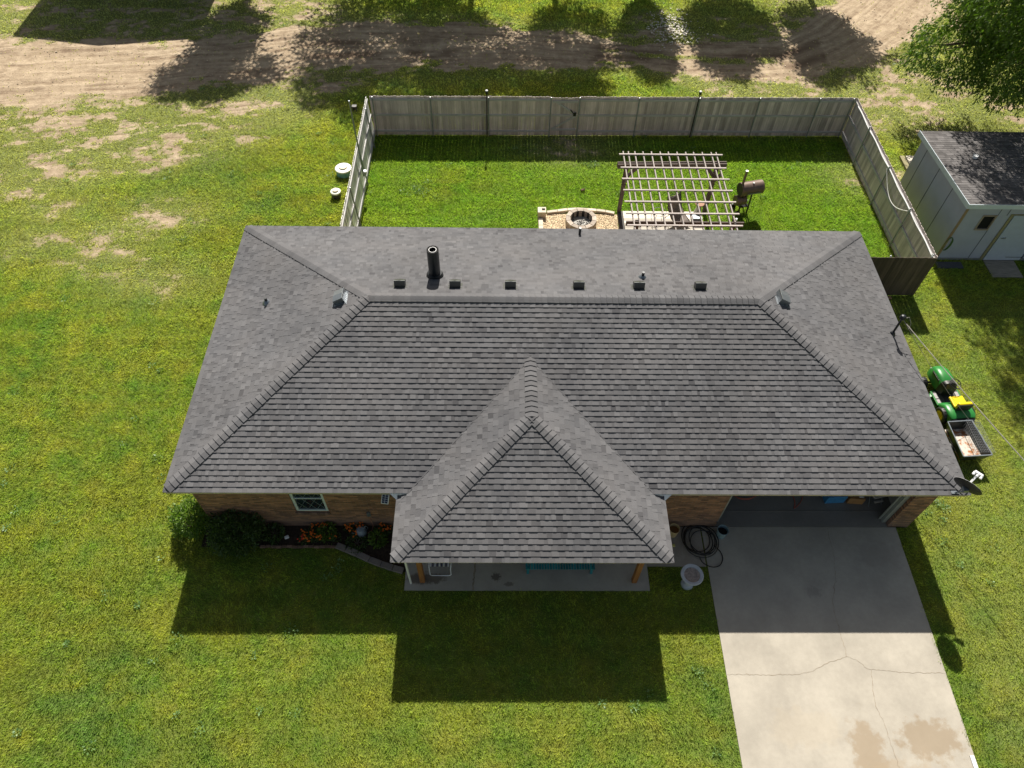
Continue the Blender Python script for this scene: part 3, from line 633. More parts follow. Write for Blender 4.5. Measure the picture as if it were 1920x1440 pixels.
# ------------------------------------------------------------ wooden fence
def fence_run(name, A, B, inner, label, fmat, posts, rails=True, h=1.83, gate=None, tops=.03):
    """A->B along the ground; inner: +1/-1 side (left of A->B is +1) the rails are on"""
    A = Vector((*A, 0)); B = Vector((*B, 0)); d = (B-A); L = d.length; d.normalize(); nn = Vector((-d.y, d.x, 0)) * inner
    root = thing(name, A, 0, label, 'fence', 'wooden fence runs round the back yard')
    P = lambda s, o, z: Vector((d.x*s + nn.x*o, d.y*s + nn.y*o, z))
    cuts = [0] + [p for p in posts if 0.3 < p < L-.3] + [L]; segs = list(zip(cuts[:-1], cuts[1:]))
    def pickets(s0, s1, hh, thick=.016):
        m = MB(); s = s0
        while s < s1 - .004:
            w = min(.138, s1 - s); z1 = hh + random.uniform(-tops, tops) * .5; g = random.uniform(.001, .0055); o = random.uniform(0, .004)
            b = [P(s, o, -.0), P(s+w-g, o, 0), P(s+w-g, o+thick, 0), P(s, o+thick, 0)]; c = .02
            tp = [P(s, o, z1-c), P(s+c, o, z1), P(s+w-g-c, o, z1), P(s+w-g, o, z1-c)]; tq = [p + nn*thick for p in tp]
            vs = [p + Vector((0, 0, .01)) for p in b] + tp + tq
            m.add(vs, [(0,1,7,6,5,4), (3,8,9,10,11,2), (0,4,8,3), (1,2,11,7), (4,5,9,8), (5,6,10,9), (6,7,11,10), (0,3,2,1)], 0, random.random()); s += w
        return m
    for s0, s1 in segs:
        if gate and abs(s0-gate[0]) < .1:
            g = pickets(s0+.012, s1-.012, h-.05).build('gate', fmat, root); m = MB()
            for z in (.3, .98, 1.62): m.bar(P(s0+.06, .035, z), P(s1-.06, .035, z), .04, .085)
            m.bar(P(s0+.1, .037, .33), P(s1-.1, .037, .95), .03, .07); m.bar(P(s0+.25, .037, 1.58), P(s1-.12, .037, 1.02), .03, .07); m.build('gate_brace', FWR, g)
            m = MB(); m.cbox(P(s1-.16, .07, 1.05), (.12, .03, .16)); m.bar(P(s1-.35, .06, 1.25), P(s1-.2, .06, 1.08), .02, .04); m.build('latch', BLACK, g)
            continue
        pickets(s0, s1, h).build('picket_panel', fmat, root)
        if rails:
            for z in (.22, .98, 1.68):
                m = MB(); m.bar(P(s0+.01, .037, z), P(s1-.01, .037, z + random.uniform(-.01, .01)), .038, .085); m.build('rail', FWR, root)
    for p in posts:
        m = MB(); m.cyl(P(p, .088, -.05), P(p, .088, h-.02), .026, n=12); q_ = m.build('metal_post', GPOST, root, smooth=True)
        m = MB(); m.lathe([(.034, -.02), (.034, .012), (.02, .03), (.001, .034)], P(p, .088, h-.02), 12); m.build('post_cap', STEEL, q_)
    return root, P
GPOST = plain('green_grey_post', (.24, .265, .25), .6, .1)
bA, bB = (-7.16, 18.50), (12.93, 18.80)
back, PB = fence_run('wooden_fence', bA, bB, -1, 'long grey weathered fence run with a gate across the back of the yard', FW, [.12, 2.48, 4.85, 7.42, 8.6, 11.05, 13.55, 16.05, 18.55, 19.95], gate=(7.42, 8.6))
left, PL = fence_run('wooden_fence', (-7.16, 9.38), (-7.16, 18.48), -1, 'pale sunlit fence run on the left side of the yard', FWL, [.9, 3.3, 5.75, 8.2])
left.rotation_euler = (0, math.radians(-4.2), 0)
right, PRr = fence_run('wooden_fence', (12.95, 9.36), (12.95, 18.78), 1, 'grey fence run on the right of the yard beside the shed', FW, [.15, 2.5, 4.9, 7.4])
frt, PF = fence_run('wooden_fence', (9.78, 9.34), (12.95, 9.34), 1, 'short dark brown fence run joining the house corner and the right fence', FWB, [.15, 1.6, 3.0], tops=.02)
# cap rail strip, rope light and cord along the right run
m = MB(); m.tube([(12.86, 18.3 - .3*i, 1.74 + .02*math.sin(i)) for i in range(30)], .017, 6); tag(m.build('rope_light', WHITE, None, smooth=True), 'straight white rope light along the top of the right fence', 'rope light')
m = MB(); m.tube([(12.80, 14.3 - 2.45*i/16, 1.72 - .55*math.sin(math.pi*i/16)) for i in range(17)], .014, 6); tag(m.build('hanging_cord', plain('pale_cord', (.55, .55, .52), .6), None, smooth=True), 'sagging pale cord hung between two posts of the right fence', 'cord')
for s, lb in ((4.78, 'tall black lamp post on the back fence, left of the gate'), (13.47, 'tall black lamp post on the back fence, right of the gate')):
    q0 = Vector((*bA, 0)) + Vector(PB(s, .16, 0)); t_ = thing('lamp_post', q0, 0, lb, 'lamp post', 'black posts on the back fence')
    m = MB(); m.cyl((0, 0, 0), (0, 0, 2.06), .022, n=10); m.build('pole', BLACK, t_, smooth=True)
    m = MB(); m.cbox((0, 0, 2.10), (.10, .10, .12)); m.build('lantern', BLACK, t_, bevel=.01)
    m = MB(); m.lathe([(.06, 0), (.05, .03), (.001, .05)], (0, 0, 2.16), 12); m.build('lamp_cap', WHITE, t_, smooth=True)
# antenna / lamp pole on the left run
lp = thing('leaning_pole', (-7.06, 14.62, 0), 0, 'tall thin grey pole strapped to the left fence with a small dark box', 'pole')
m = MB(); m.cyl((0, 0, .85), (-.03, -.15, 4.15), .032, .026, 10); m.build('pole', GREYM, lp, smooth=True)
m = MB(); m.cbox((.06, .02, 1.0), (.10, .12, .16)); m.build('bracket', STEEL, lp)
m = MB(); m.cbox((.09, -.02, 3.86), (.16, .14, .03)); m.cbox((.03, -.02, 3.78), (.03, .12, .2)); m.cbox((.15, -.02, 3.78), (.03, .12, .2)); m.cbox((.09, .04, 3.78), (.14, .02, .2)); m.build('feeder_box', BLACK, lp)
# septic risers
def riser(x, y, r, h, lidr, label, body):
    t_ = thing('septic_riser', (x, y, 0), 0, label, 'septic riser', 'septic risers left of the yard')
    m = MB(); m.lathe([(r, 0), (r, h), (r-.02, h+.015)], n=28); m.build('riser_body', body, t_, smooth=True)
    m = MB(); m.lathe([(r+.015, h-.03), (r+.015, h+.03), (r*.9, h+.045), (.001, h+.055)], n=28); m.build('lid', plain('pale_lid', (.72, .72, .66), .5), t_, smooth=True)
    m = MB(); m.lathe([(lidr, h+.05), (lidr*.96, h+.09), (.001, h+.095)], (.0, .02, 0), 20); m.build('lid_cover', plain('beige_cover', (.70, .62, .48), .7), t_, smooth=True)
riser(-8.12, 15.85, .31, .26, .17, 'larger pale green round septic riser with beige centre', plain('pale_green_plastic', (.16, .33, .33), .5))
riser(-8.24, 14.45, .185, .22, .12, 'smaller dark round septic riser with a white lid', plain('dark_plastic', (.06, .06, .06), .6))

# ------------------------------------------------------------ pergola, deck, patio
pg = thing('pergola', (4.4, 12, 0), 0, 'brown wooden pergola with an open lattice roof over the pale deck', 'pergola')
def L_(x, y, z): return (x-4.4, y-12, z)
for (x, y) in ((2.80, 13.6), (6.15, 13.7), (2.85, 10.5), (6.15, 10.5)):
    m = MB(); m.box(L_(x-.07, y-.07, .02), L_(x+.07, y+.07, 2.30)); m.build('post', PERG, pg, bevel=.006)
m = MB(); m.bar(L_(2.45, 13.62, 2.27), L_(6.45, 13.72, 2.27), .045, .19); m.build('beam', PERG, pg)
m = MB(); m.bar(L_(2.45, 13.50, 2.27), L_(6.45, 13.60, 2.27), .045, .19); m.build('beam', PERG, pg)
m = MB(); m.bar(L_(2.45, 10.42, 2.27), L_(6.45, 10.42, 2.27), .045, .19); m.build('beam', PERG, pg)
for (x, y, s) in ((2.80, 13.6, 1), (6.15, 13.7, -1)):
    m = MB(); m.bar(L_(x+s*.06, y-.02, 1.75), L_(x+s*.42, y-.02, 2.2), .045, .12); m.bar(L_(x, y-.06, 1.55), L_(x, y-.6, 2.26), .045, .14); m.build('brace', PERG, pg)
for x in (2.69, 2.88, 3.12, 3.42, 3.73, 4.05, 4.35, 4.67, 4.99, 5.28, 5.60, 5.93, 6.11):
    m = MB(); m.bar(L_(x, 14.15, 2.41), L_(x, 9.7, 2.41), .038, .085, 0, random.uniform(.3, .6)); m.build('rafter', LATT, pg)
for i, y in enumerate((13.93, 13.16, 12.53, 11.91, 11.30, 10.69, 10.09)):
    m = MB(); m.bar(L_(2.52 - .015*i, y, 2.475), L_(6.31, y+.02, 2.475), .055, .04, 0, random.uniform(.75, 1.)); m.build('purlin', LATT, pg)
m = MB(); m.cyl(L_(6.12, 10.35, 2.5), L_(6.12, 10.35, 2.58), .035, n=10); m.build('pergola_lamp', WHITE, pg)
m = MB(); y = 9.8
while y < 13.6: m.box((2.95, y, .0), (5.90, y+.135, .10), 0, random.random()); y += .142
tag(m.build('wooden_deck', DECKM), 'pale cream board deck under the pergola', 'deck')
m = MB(); m.box((2.74, 9.8, 0), (2.93, 13.55, .16), 0, .3); tag(m.build('deck_edge_beam', plain('dark_timber', (.06, .055, .05), .8)), 'dark timber kerb between the gravel patio and the pale deck', 'kerb')
GRAV = plain('gravel_surface', (.42, .33, .21), .95, var=.3, sc=30, bmp=1, bsc=60)
m = MB(); m.box((-.33, 10.0, 0), (2.73, 13.50, .03)); o = struct(m, 'gravel_patio', GRAV)
gv = MB()
for i in range(3200):
    x = random.uniform(-.3, 2.7); y = random.uniform(12.3, 13.48)
    if math.hypot(x-1.28, y-12.93) < .66: continue
    r = random.uniform(.012, .026); a = random.uniform(0, 3); gv.cbox((x, y, .034), (r*2, r*1.4, r), 0, random.random(), a)
tag(gv.build('pebbles', plain('pebbles', (.55, .43, .28), .9, tintv=.45)), 'tan and cream pebbles round the fire pit', 'pebbles', kind='stuff')
fp = thing('fire_pit', (1.28, 12.93, 0), 0, 'round block fire pit with grey ash inside, in the gravel patio', 'fire pit')
for k in range(12):
    an = k*math.pi/6; m = MB()
    for lay in range(2):
        vs = []
        for z in (lay*.15+.03, lay*.15+.175):
            for r, da in ((.42, -.245), (.42, .245), (.60, .25), (.60, -.25)): vs.append((r*math.cos(an+da+lay*.0), r*math.sin(an+da), z))
        m.add(vs, [(0,3,2,1), (4,5,6,7), (0,1,5,4), (1,2,6,5), (2,3,7,6), (3,0,4,7)], 0, random.random())
    m.build('block', plain('pit_block', (.42, .36, .30), .9, tintv=.2) if k == 0 else bpy.data.materials['pit_block'], fp, bevel=.008)
m = MB(); m.lathe([(.415, .05), (.415, .33)], n=24); m.build('scorched_lining', plain('soot', (.035, .033, .032), .95), fp)
m = MB(); m.lathe([(.41, .06), (.2, .09), (.001, .11)], n=20)
for i in range(40):
    a = random.uniform(0, 6.28); r = random.uniform(0, .34); m.cbox((r*math.cos(a), r*math.sin(a), .11), (random.uniform(.03, .12), .03, .03), 0, random.random(), random.uniform(0, 3))
m.build('ash', plain('ash', (.34, .33, .31), 1, tintv=.5, var=.5, sc=12), fp)
# curved block border and corner pillar
BP = [(.0, 13.52), (.42, 13.60), (.80, 13.68), (1.18, 13.72), (1.56, 13.69), (1.92, 13.66), (2.28, 13.60), (2.62, 13.50)]
for i in range(len(BP)-1):
    a, b = Vector((*BP[i], 0)), Vector((*BP[i+1], 0)); c = (a+b)/2; d_ = b-a; m = MB(); m.cbox((0, 0, .06), (d_.length-.012, .13, .12), 0, random.random())
    o = m.build('border_block', STONE, None, bevel=.008, loc=c, rot=(0, 0, math.atan2(d_.y, d_.x))); tag(o, ['leftmost cream border block beside the corner pillar', 'second cream border block from the pillar', 'cream border block behind the left of the fire pit', 'cream border block directly behind the fire pit', 'cream border block behind the right of the fire pit', 'second cream border block from the pergola post', 'last cream border block beside the pergola post'][i], 'paving block', 'cream blocks edging the gravel patio')
m = MB(); m.box((-.16, -.16, 0), (.16, .16, .30)); o = m.build('corner_pillar', STONE, None, bevel=.01, loc=(-.2, 13.42, 0)); tag(o, 'cream stone corner pillar of the gravel patio', 'pillar')
m = MB(); m.cbox((.06, .02, .305), (.12, .10, .01)); m.build('pillar_recess', HOLE, o)
for j in range(4):
    m = MB(); m.box((-.085, -.2, 0), (.085, .2, .10), 0, random.random()); o = m.build('border_block', STONE, None, bevel=.008, loc=(-.25, 12.98 - .42*j, 0))
    tag(o, 'cream block on the left side of the gravel patio' if j else 'cream block just in front of the corner pillar', 'paving block', 'cream blocks edging the gravel patio')
# seats under the pergola
def sling():
    t_ = thing('sling_chair', (4.95, 13.05, .10), .5, 'grey fabric sling chair on the deck under the pergola', 'chair')
    m = MB(); pr = [(-.42, .18), (-.25, .22), (0, .30), (.22, .50), (.36, .80), (.42, .98)]
    vs = []; 
    for y, z in pr:
        for x in (-.3, 0, .3): vs.append((x, y, z - (.05 if x == 0 else 0)))
    m.add(vs, [(3*i+j, 3*i+j+1, 3*i+j+4, 3*i+j+3) for i in range(5) for j in range(2)]); o = m.build('sling', plain('grey_fabric', (.20, .17, .15), .9), t_, smooth=True)
    s_ = o.modifiers.new('s', 'SOLIDIFY'); s_.thickness = .012
    m = MB()
    for x in (-.31, .31): m.tube([(x, -.45, .17), (x, 0, .29), (x, .24, .5), (x, .44, 1.0)], .013, 8); m.tube([(x, -.3, 0), (x, -.25, .23)], .013, 8); m.tube([(x, .35, 0), (x, .12, .38)], .013, 8)
    m.tube([(-.31, .44, 1.0), (.31, .44, 1.0)], .013, 8); m.build('frame', DARK, t_, smooth=True)
sling()
t_ = thing('stool', (5.83, 13.5, .10), 0, 'round tan topped stool with a pale cone base beside the pergola post', 'stool')
m = MB(); m.lathe([(.001, .52), (.17, .52), (.18, .50), (.17, .47), (.001, .47)], n=24); m.build('seat', plain('terracotta', (.36, .20, .13), .8), t_, smooth=True)
m = MB(); m.lathe([(.17, 0), (.16, .03), (.07, .40), (.09, .47)], n=24); m.build('base', plain('pale_base', (.45, .43, .38), .7), t_, smooth=True)
m = MB(); m.box((-.17, -.15, 0), (.17, .15, .22)); o = m.build('storage_box', plain('grey_box', (.12, .13, .15), .6), None, bevel=.012, loc=(5.72, 13.10, .10)); tag(o, 'small dark grey box in front of the round stool', 'box')
m = MB(); m.box((-.18, -.16, .0), (.18, .16, .02)); m.build('lid', GREYM, o, bevel=.004, loc=(0, 0, .222))
t_ = thing('hoop_chair', (4.25, 13.1, .10), .2, 'bare wire hoop chair frame on the deck, left of the sling chair', 'chair')
m = MB(); m.tube([(.26*math.cos(a*.35), .26*math.sin(a*.35), .42) for a in range(18)], .009, 6, closed=True); m.tube([(-.26, 0, .42), (-.24, .26, .62), (0, .36, .74), (.24, .26, .62), (.26, 0, .42)], .009, 6); m.build('seat_hoop', DARK, t_, smooth=True)
m = MB()
for a in (.8, 2.3, 3.9, 5.4): m.tube([(.25*math.cos(a), .25*math.sin(a), .42), (.3*math.cos(a), .3*math.sin(a), 0)], .009, 6)
m.build('legs', DARK, t_, smooth=True)
# small things lying on the lawn
m = MB(); m.cbox((0, 0, .04), (.16, .10, .08), 0, .5, .2); m.cbox((.06, .02, .09), (.06, .05, .03)); tag(m.build('dog_toy', plain('brown_lump', (.10, .06, .035), .9, bmp=1), None, bevel=.02, loc=(1.48, 14.93, 0)), 'small brown lump lying on the back lawn', 'toy')

# ------------------------------------------------------------ offset smoker
sm = thing('offset_smoker', (7.72, 13.86, 0), math.radians(14), 'brown barrel smoker with a chimney and side firebox on the back lawn', 'smoker')
SMK = plain('brown_smoker_paint', (.15, .105, .085), .45, .3, var=.3, sc=4); SMD = plain('smoker_dark', (.03, .025, .022), .6)
RX_ = Matrix.Rotation(math.pi/2, 3, 'Y')
m = MB(); m.lathe([(.001, -.45), (.25, -.45), (.262, -.44), (.262, .44), (.25, .45), (.001, .45)], (0, 0, 1.08), 32, M=RX_); br = m.build('barrel', SMK, sm, smooth=True)
m = MB(); m.lathe([(.001, -.453), (.235, -.453)], (0, 0, 1.08), 32, M=RX_); m.build('barrel_end', SMD, br)
m = MB(); m.box((-.25, -.30, 1.02), (.30, -.272, 1.045)); m.build('door_handle', STEEL, br)
m = MB(); m.cyl((.02, -.05, 1.33), (.02, -.06, 1.37), .035, n=12); m.build('gauge', WHITE, br)
m = MB(); m.cyl((-.40, .0, 1.30), (-.40, .0, 1.92), .045, n=14); ch = m.build('chimney', SMK, sm, smooth=True); m = MB(); m.cyl((-.40, 0, 1.92), (-.40, 0, 1.935), .056, n=14); m.build('chimney_cap', STEEL, ch)
m = MB(); m.lathe([(.001, -.2), (.19, -.2), (.2, -.19), (.2, .19), (.19, .2), (.001, .2)], (-.32, -.04, .60), 28, M=RX_); m.build('firebox', SMK, sm, smooth=True)
for x in (-.30, .06):
    for sg in (-1, 1): m = MB(); m.bar((x, sg*.17, 0), (x, sg*.12, .95), .045, .045); m.build('leg', SMD, sm)
m = MB(); m.box((-.30, -.14, .28), (.08, .14, .31)); m.build('shelf', HOLE, sm)
for s in (-1, 1): m = MB(); m.cyl((-.38, s*.2, .11), (-.38, s*.24, .11), .11, n=20); m.build('wheel', BLACK, sm, smooth=True)

# ------------------------------------------------------------ garden shed
shd = thing('garden_shed', (0, 0, 0), 0, 'blue grey panelled shed with a dark shingled roof beyond the right fence', 'shed')
sx0, sx1, sy0, sy1 = 14.35, 19.0, 11.20, 15.45
m = MB(); m.box((sx0, sy0, 0), (sx0+.08, sy1, 2.42)); m.box((sx0+.08, sy1-.08, 0), (sx1, sy1, 2.35)); m.box((sx1-.08, sy0+.08, 0), (sx1, sy1-.08, 2.42))
m.box((sx0+.08, sy0, 0), (15.10, sy0+.08, 2.56)); m.box((15.10, sy0, 0), (15.54, sy0+.08, 1.48)); m.box((15.10, sy0, 2.1), (15.54, sy0+.08, 2.56)); m.box((15.54, sy0, 0), (16.02, sy0+.08, 2.56)); m.box((16.02, sy0, 2.18), (17.62, sy0+.08, 2.56)); m.box((17.62, sy0, 0), (sx1, sy0+.08, 2.56))
m.build('wall', SIDING, shd)
SEAM = plain('dark_seam', (.05, .055, .065), .8)  # dark strips along the panel joints
for y in (12.42, 13.64, 14.86): m = MB(); m.box((sx0-.006, y-.012, .02), (sx0-.001, y+.012, 2.40)); m.build('seam', SEAM, shd)
for x in (15.58, 15.9): m = MB(); m.box((x-.01, sy0-.006, .02 if x < 15.7 else 2.1), (x+.01, sy0-.001, 2.54)); m.build('seam', SEAM, shd)
m = MB(); m.box((sx0-.02, sy0-.03, 0), (sx0+.07, sy0-.002, 2.50)); m.build('corner_trim', plain('tan_trim', (.30, .21, .12), .8), shd)
m = MB(); m.box((sx0-.01, sy0-.02, 0), (sx1, sy0-.008, .10)); m.build('skirt', plain('grey_skirt', (.2, .21, .21), .8), shd)
wf = MB()
for a, b in (((15.07, 1.45), (15.11, 2.13)), ((15.53, 1.45), (15.57, 2.13)), ((15.11, 1.45), (15.53, 1.50)), ((15.11, 2.08), (15.53, 2.13))): wf.box((a[0], sy0-.03, a[1]), (b[0], sy0+.04, b[1]))
w_ = wf.build('window', plain('tan_window_frame', (.33, .27, .21), .7), shd); m = MB(); m.box((15.11, sy0+.03, 1.50), (15.53, sy0+.04, 2.08)); m.build('pane', HOLE, w_)
m = MB(); m.box((16.14, sy0-.05, .05), (17.5, sy0-.01, 2.13)); d_ = m.build('door', SIDING_D, shd); m = MB(); m.bar((16.24, sy0-.07, 1.12), (16.38, sy0-.07, 1.14), .03, .04); m.build('handle', STEEL, d_)
m = MB(); m.box((16.02, sy0-.03, .02), (16.12, sy0+.02, 2.18)); m.box((16.12, sy0-.03, 2.14), (17.5, sy0+.02, 2.18)); m.build('door_frame', GTIM, shd)
m = MB(); m.bar((16.9, sy0-.055, .2), (17.5, sy0-.055, .2), .01, .015); m.build('door_seam', SEAM, d_)
# roof: single pitch, front edge high
zf, zb = 2.72, 2.44; yf, yb = sy0-.18, sy1+.18; x0, x1 = sx0-.16, sx1+.2
rz_ = lambda y: zf + (zb-zf)*(y-yf)/(yb-yf)
m = MB(); m.add([(x0, yf, zf), (x1, yf, zf), (x1, yb, zb), (x0, yb, zb), (x0, yf, zf-.02), (x1, yf, zf-.02), (x1, yb, zb-.02), (x0, yb, zb-.02)], [(0,1,2,3), (7,6,5,4), (0,4,5,1), (1,5,6,2), (2,6,7,3), (3,7,4,0)], 0, .5)
y = yf
while y < yb-.05:
    x = x0 + .02 - random.uniform(0, .25)
    while x < x1-.02:
        a, b = max(x, x0), min(x+.30, x1); yy = min(y+.142, yb)
        if b-a > .02: m.add([(a, y, rz_(y)+.010), (b-.004, y, rz_(y)+.010), (b-.004, yy, rz_(yy)+.003), (a, yy, rz_(yy)+.003), (a, y, rz_(y)), (b-.004, y, rz_(y))], [(0,1,2,3), (4,5,1,0)], 0, random.random())
        x += .30
    y += .142
rf = m.build('roof', SHEDROOF, shd)
m = MB(); m.add([(x0-.02, yf-.02, zf+.02), (x0-.02, yb+.02, zb+.02), (x0-.02, yb+.02, zb-.17), (x0-.02, yf-.02, zf-.17), (x0-.002, yf-.02, zf+.02), (x0-.002, yb+.02, zb+.02), (x0-.002, yb+.02, zb-.17), (x0-.002, yf-.02, zf-.17)], [(0,3,2,1), (4,5,6,7), (0,1,5,4), (2,3,7,6), (0,4,7,3), (1,2,6,5)])
m.box((x0-.0, yf-.022, zf-.17), (x1, yf-.003, zf+.015)); m.build('fascia', plain('pale_blue_trim', (.58, .66, .72), .5, var=.05), shd)
m = MB(); m.box((x0+.02, yf, zf-.165), (x1, sy0-.001, zf-.15)); m.build('soffit', SIDING, shd)
m = MB(); m.lathe([(.09, 0), (.09, .10), (.10, .11), (.001, .13)], (15.55, 13.85, rz_(13.85)), 12); m.build('roof_vent', WHITE, rf, smooth=True)
HOSEG = plain('green_hose', (.08, .16, .06), .5); m = MB()
for k in range(5): m.tube([(.10*math.cos(a)*(1+.08*k), -.01*k, .30*math.sin(a)) for a in [i*.42 for i in range(15)]], .010, 5, closed=True)
tag(m.build('green_hose_coil', HOSEG, None, smooth=True, loc=(14.40, 11.12, .86)), 'green hose coil hung on the front corner of the shed', 'hose')
m = MB(); m.box((16.16, 10.27, .0), (17.30, 11.15, .035)); tag(m.build('plywood_ramp', PLY), 'weathered plywood sheet lying before the shed door', 'board')
m = MB(); m.box((14.31, 10.73, 0), (15.28, 11.05, .03)); tag(m.build('rubber_mat', plain('slate_mat', (.07, .075, .085), .8)), 'dark slate coloured mat on the grass along the shed front', 'mat')
m = MB(); m.box((15.2, 15.9, .0), (16.3, 17.25, .16)); dk = m.build('side_step', DECKM); tag(dk, 'pale low platform behind the shed', 'platform')
m = MB(); m.box((14.98, 15.85, 0), (15.17, 17.3, .12), 0, .4); tag(m.build('timber_beam', GTIM), 'greenish timber beam lying beside the pale platform', 'timber')
m = MB(); m.bar((10.6, 9.22, .03), (12.1, 9.20, .03), .12, .04, 0, .9); tag(m.build('loose_board', plain('split_wood', (.45, .26, .13), .8)), 'splintered pale board lying at the foot of the short brown fence', 'board')

# ------------------------------------------------------------ lawn tractor
mw = thing('lawn_tractor', (12.30, 4.66, 0), math.radians(5), 'green lawn tractor with a yellow seat parked by the right wall', 'lawn tractor')
def loft(secs, n=12):
    """secs: list of (y, z0, z1, halfwidth, roundness) cross-sections"""
    m = MB(); vs = []
    for y, z0, z1, hw, rr in secs:
        for i in range(n):
            a = math.pi * i/(n-1); c, s = math.cos(a), math.sin(a); e = rr
            vs.append((hw*math.copysign(abs(c)**e, c), y, z0 + (z1-z0)*abs(s)**e))
    k = len(secs); fs = [(j*n+i, j*n+i+1, (j+1)*n+i+1, (j+1)*n+i) for j in range(k-1) for i in range(n-1)]
    fs += [tuple(range(n))[::-1], tuple((k-1)*n+i for i in range(n))]; m.add(vs, fs); return m
loft([(.30, .36, .74, .27, .5), (.45, .34, .80, .27, .5), (.75, .32, .78, .26, .5), (.95, .32, .70, .23, .55), (1.03, .34, .60, .17, .7)]).build('hood', GREEN, mw, smooth=True)
for s in (-1, 1):
    m = MB(); m.bar((s*.252, .40, .66), (s*.245, .80, .63), .02, .05); m.build('hood_vent', BLACK, mw)
m = MB(); m.box((-.16, 1.0, .38), (.16, 1.05, .52)); m.build('headlight', plain('lamp_lens', (.6, .6, .55), .2), mw)
loft([(.08, .36, .70, .22, .6), (.18, .36, .82, .25, .5), (.31, .36, .80, .26, .5)]).build('dashboard', BLACK, mw, smooth=True)
m = MB(); m.tube([(.17*math.cos(a), -.0 + .16*math.sin(a), .0 + .05*math.sin(a)) for a in [i*math.pi/10 for i in range(20)]], .014, 8, closed=True)
for a in (.5, 2.6, 4.7): m.tube([(0, 0, -.02), (.17*math.cos(a), .16*math.sin(a), .05*math.sin(a))], .011, 6)
m.cyl((0, .1, -.22), (0, 0, -.0), .02, n=8)
m.build('steering_wheel', BLACK, mw, smooth=True, loc=(0, .07, .93))
m = MB(); m.box((-.42, -.28, .30), (.42, .22, .335)); m.build('footrest', plain('footrest_dark', (.05, .05, .05), .6), mw, bevel=.01)
for s in (-1, 1):
    m = MB(); m.bar((s*.43, .24, .33), (s*.43, -.30, .34), .05, .05); m.build('side_rail', GREEN, mw, bevel=.01)
    m = MB(); m.cbox((s*.36, .06, .343), (.12, .20, .012)); m.cbox((s*.36, -.16, .343), (.12, .16, .012)); m.build('tread_pad', plain('grey_pad', (.35, .33, .33), .7), mw)
loft([(-.95, .36, .56, .40, .35), (-.85, .34, .62, .43, .35), (-.45, .34, .60, .43, .35), (-.30, .33, .46, .42, .4), (-.22, .32, .36, .40, .4)]).build('fender', GREEN, mw, smooth=True)
loft([(-1.02, .22, .50, .38, .35), (-.97, .20, .55, .41, .35), (-.90, .20, .50, .41, .35)]).build('rear_guard', BLACK, mw, smooth=True)
st = MB(); st.box((-.22, -.62, .62), (.22, -.22, .70)); stt = st.build('seat', YEL, mw, bevel=.03)
m = MB(); m.box((-.22, -.70, .66), (.22, -.60, .92)); m.build('seat_back', YEL, stt, bevel=.035)
m = MB(); m.box((-.225, -.735, .64), (.225, -.705, .90)); m.build('seat_shell', BLACK, stt, bevel=.01)
m = MB(); m.box((-.15, -.55, .58), (.15, -.30, .615)); m.build('seat_bracket', BLACK, stt)
m = MB(); m.lathe([(.001, .11), (.44, .11), (.46, .13), (.46, .19), (.40, .23), (.001, .24)], (.0, .0, 0), 28); m.build('mower_deck', GREEN, mw, smooth=True)
def wheel(x, y, r, w, rimc):
    m = MB(); prof = [(r*.62, -w/2), (r*.9, -w/2), (r, -w*.32), (r, w*.32), (r*.9, w/2), (r*.62, w/2)]; MR = Matrix.Rotation(math.pi/2, 3, 'Y')
    m.lathe(prof, (0, 0, 0), 28, M=MR)
    for k in range(18):
        a = k*math.pi/9; m.cbox((0, r*math.cos(a), r*math.sin(a)), (w*.7, .02, .02), 0, .5, 0, Matrix.Rotation(a, 4, 'X'))
    wh = m.build('wheel', BLACK, mw, smooth=True, loc=(x, y, r)); m = MB(); m.lathe([(r*.63, -w*.45), (r*.5, -w*.3), (.04, -w*.2), (.001, -w*.3)], (0, 0, 0), 20, M=MR); m.lathe([(r*.63, w*.45), (r*.5, w*.3), (.04, w*.2), (.001, w*.3)], (0, 0, 0), 20, M=MR); m.build('rim', rimc, wh, smooth=True)
YR = plain('yellow_rim', (.7, .5, .02), .5)
for s in (-1, 1): wheel(s*.42, .70, .19, .15, YR); wheel(s*.40, -.62, .26, .22, YR)
m = MB(); m.box((-.14, -.9, .22), (.14, 1.0, .34)); m.bar((-.4, .7, .19), (.4, .7, .19), .05, .05); m.build('chassis', BLACK, mw)
# ------------------------------------------------------------ utility cart with wire cage
ct = thing('garden_cart', (12.22, 2.98, 0), math.radians(4), 'black steel garden cart with a rusty white floor behind the tractor', 'cart')
CB = plain('cart_black', (.035, .045, .042), .4, .4, var=.3); ZB, ZT = .26, .58
for nm, a, b, c_, d2 in (('side_panel', (-.36, -.55), (-.30, .53), (-.44, -.62), (-.38, .60)), ('side_panel', (.36, -.55), (.30, .53), (.44, -.62), (.38, .60)), ('end_panel', (-.36, -.55), (.36, -.55), (-.44, -.62), (.44, -.62)), ('end_panel', (-.30, .53), (.30, .53), (-.38, .60), (.38, .60))):
    m = MB(); th = .012; A1, B1, C1, D1 = Vector((*a, ZB)), Vector((*b, ZB)), Vector((*c_, ZT)), Vector((*d2, ZT)); nn_ = (B1-A1).cross(C1-A1).normalized()*th
    m.add([A1, B1, D1, C1, A1+nn_, B1+nn_, D1+nn_, C1+nn_], [(0,1,2,3), (7,6,5,4), (0,4,5,1), (1,5,6,2), (2,6,7,3), (3,7,4,0)]); m.build(nm, CB, ct)
m = MB()
R4 = [(-.44, -.62, ZT), (.44, -.62, ZT), (.38, .60, ZT), (-.38, .60, ZT)]
for i in range(4): m.bar(R4[i], R4[(i+1) % 4], .03, .03)
m.build('rim_rail', GREYM, ct)
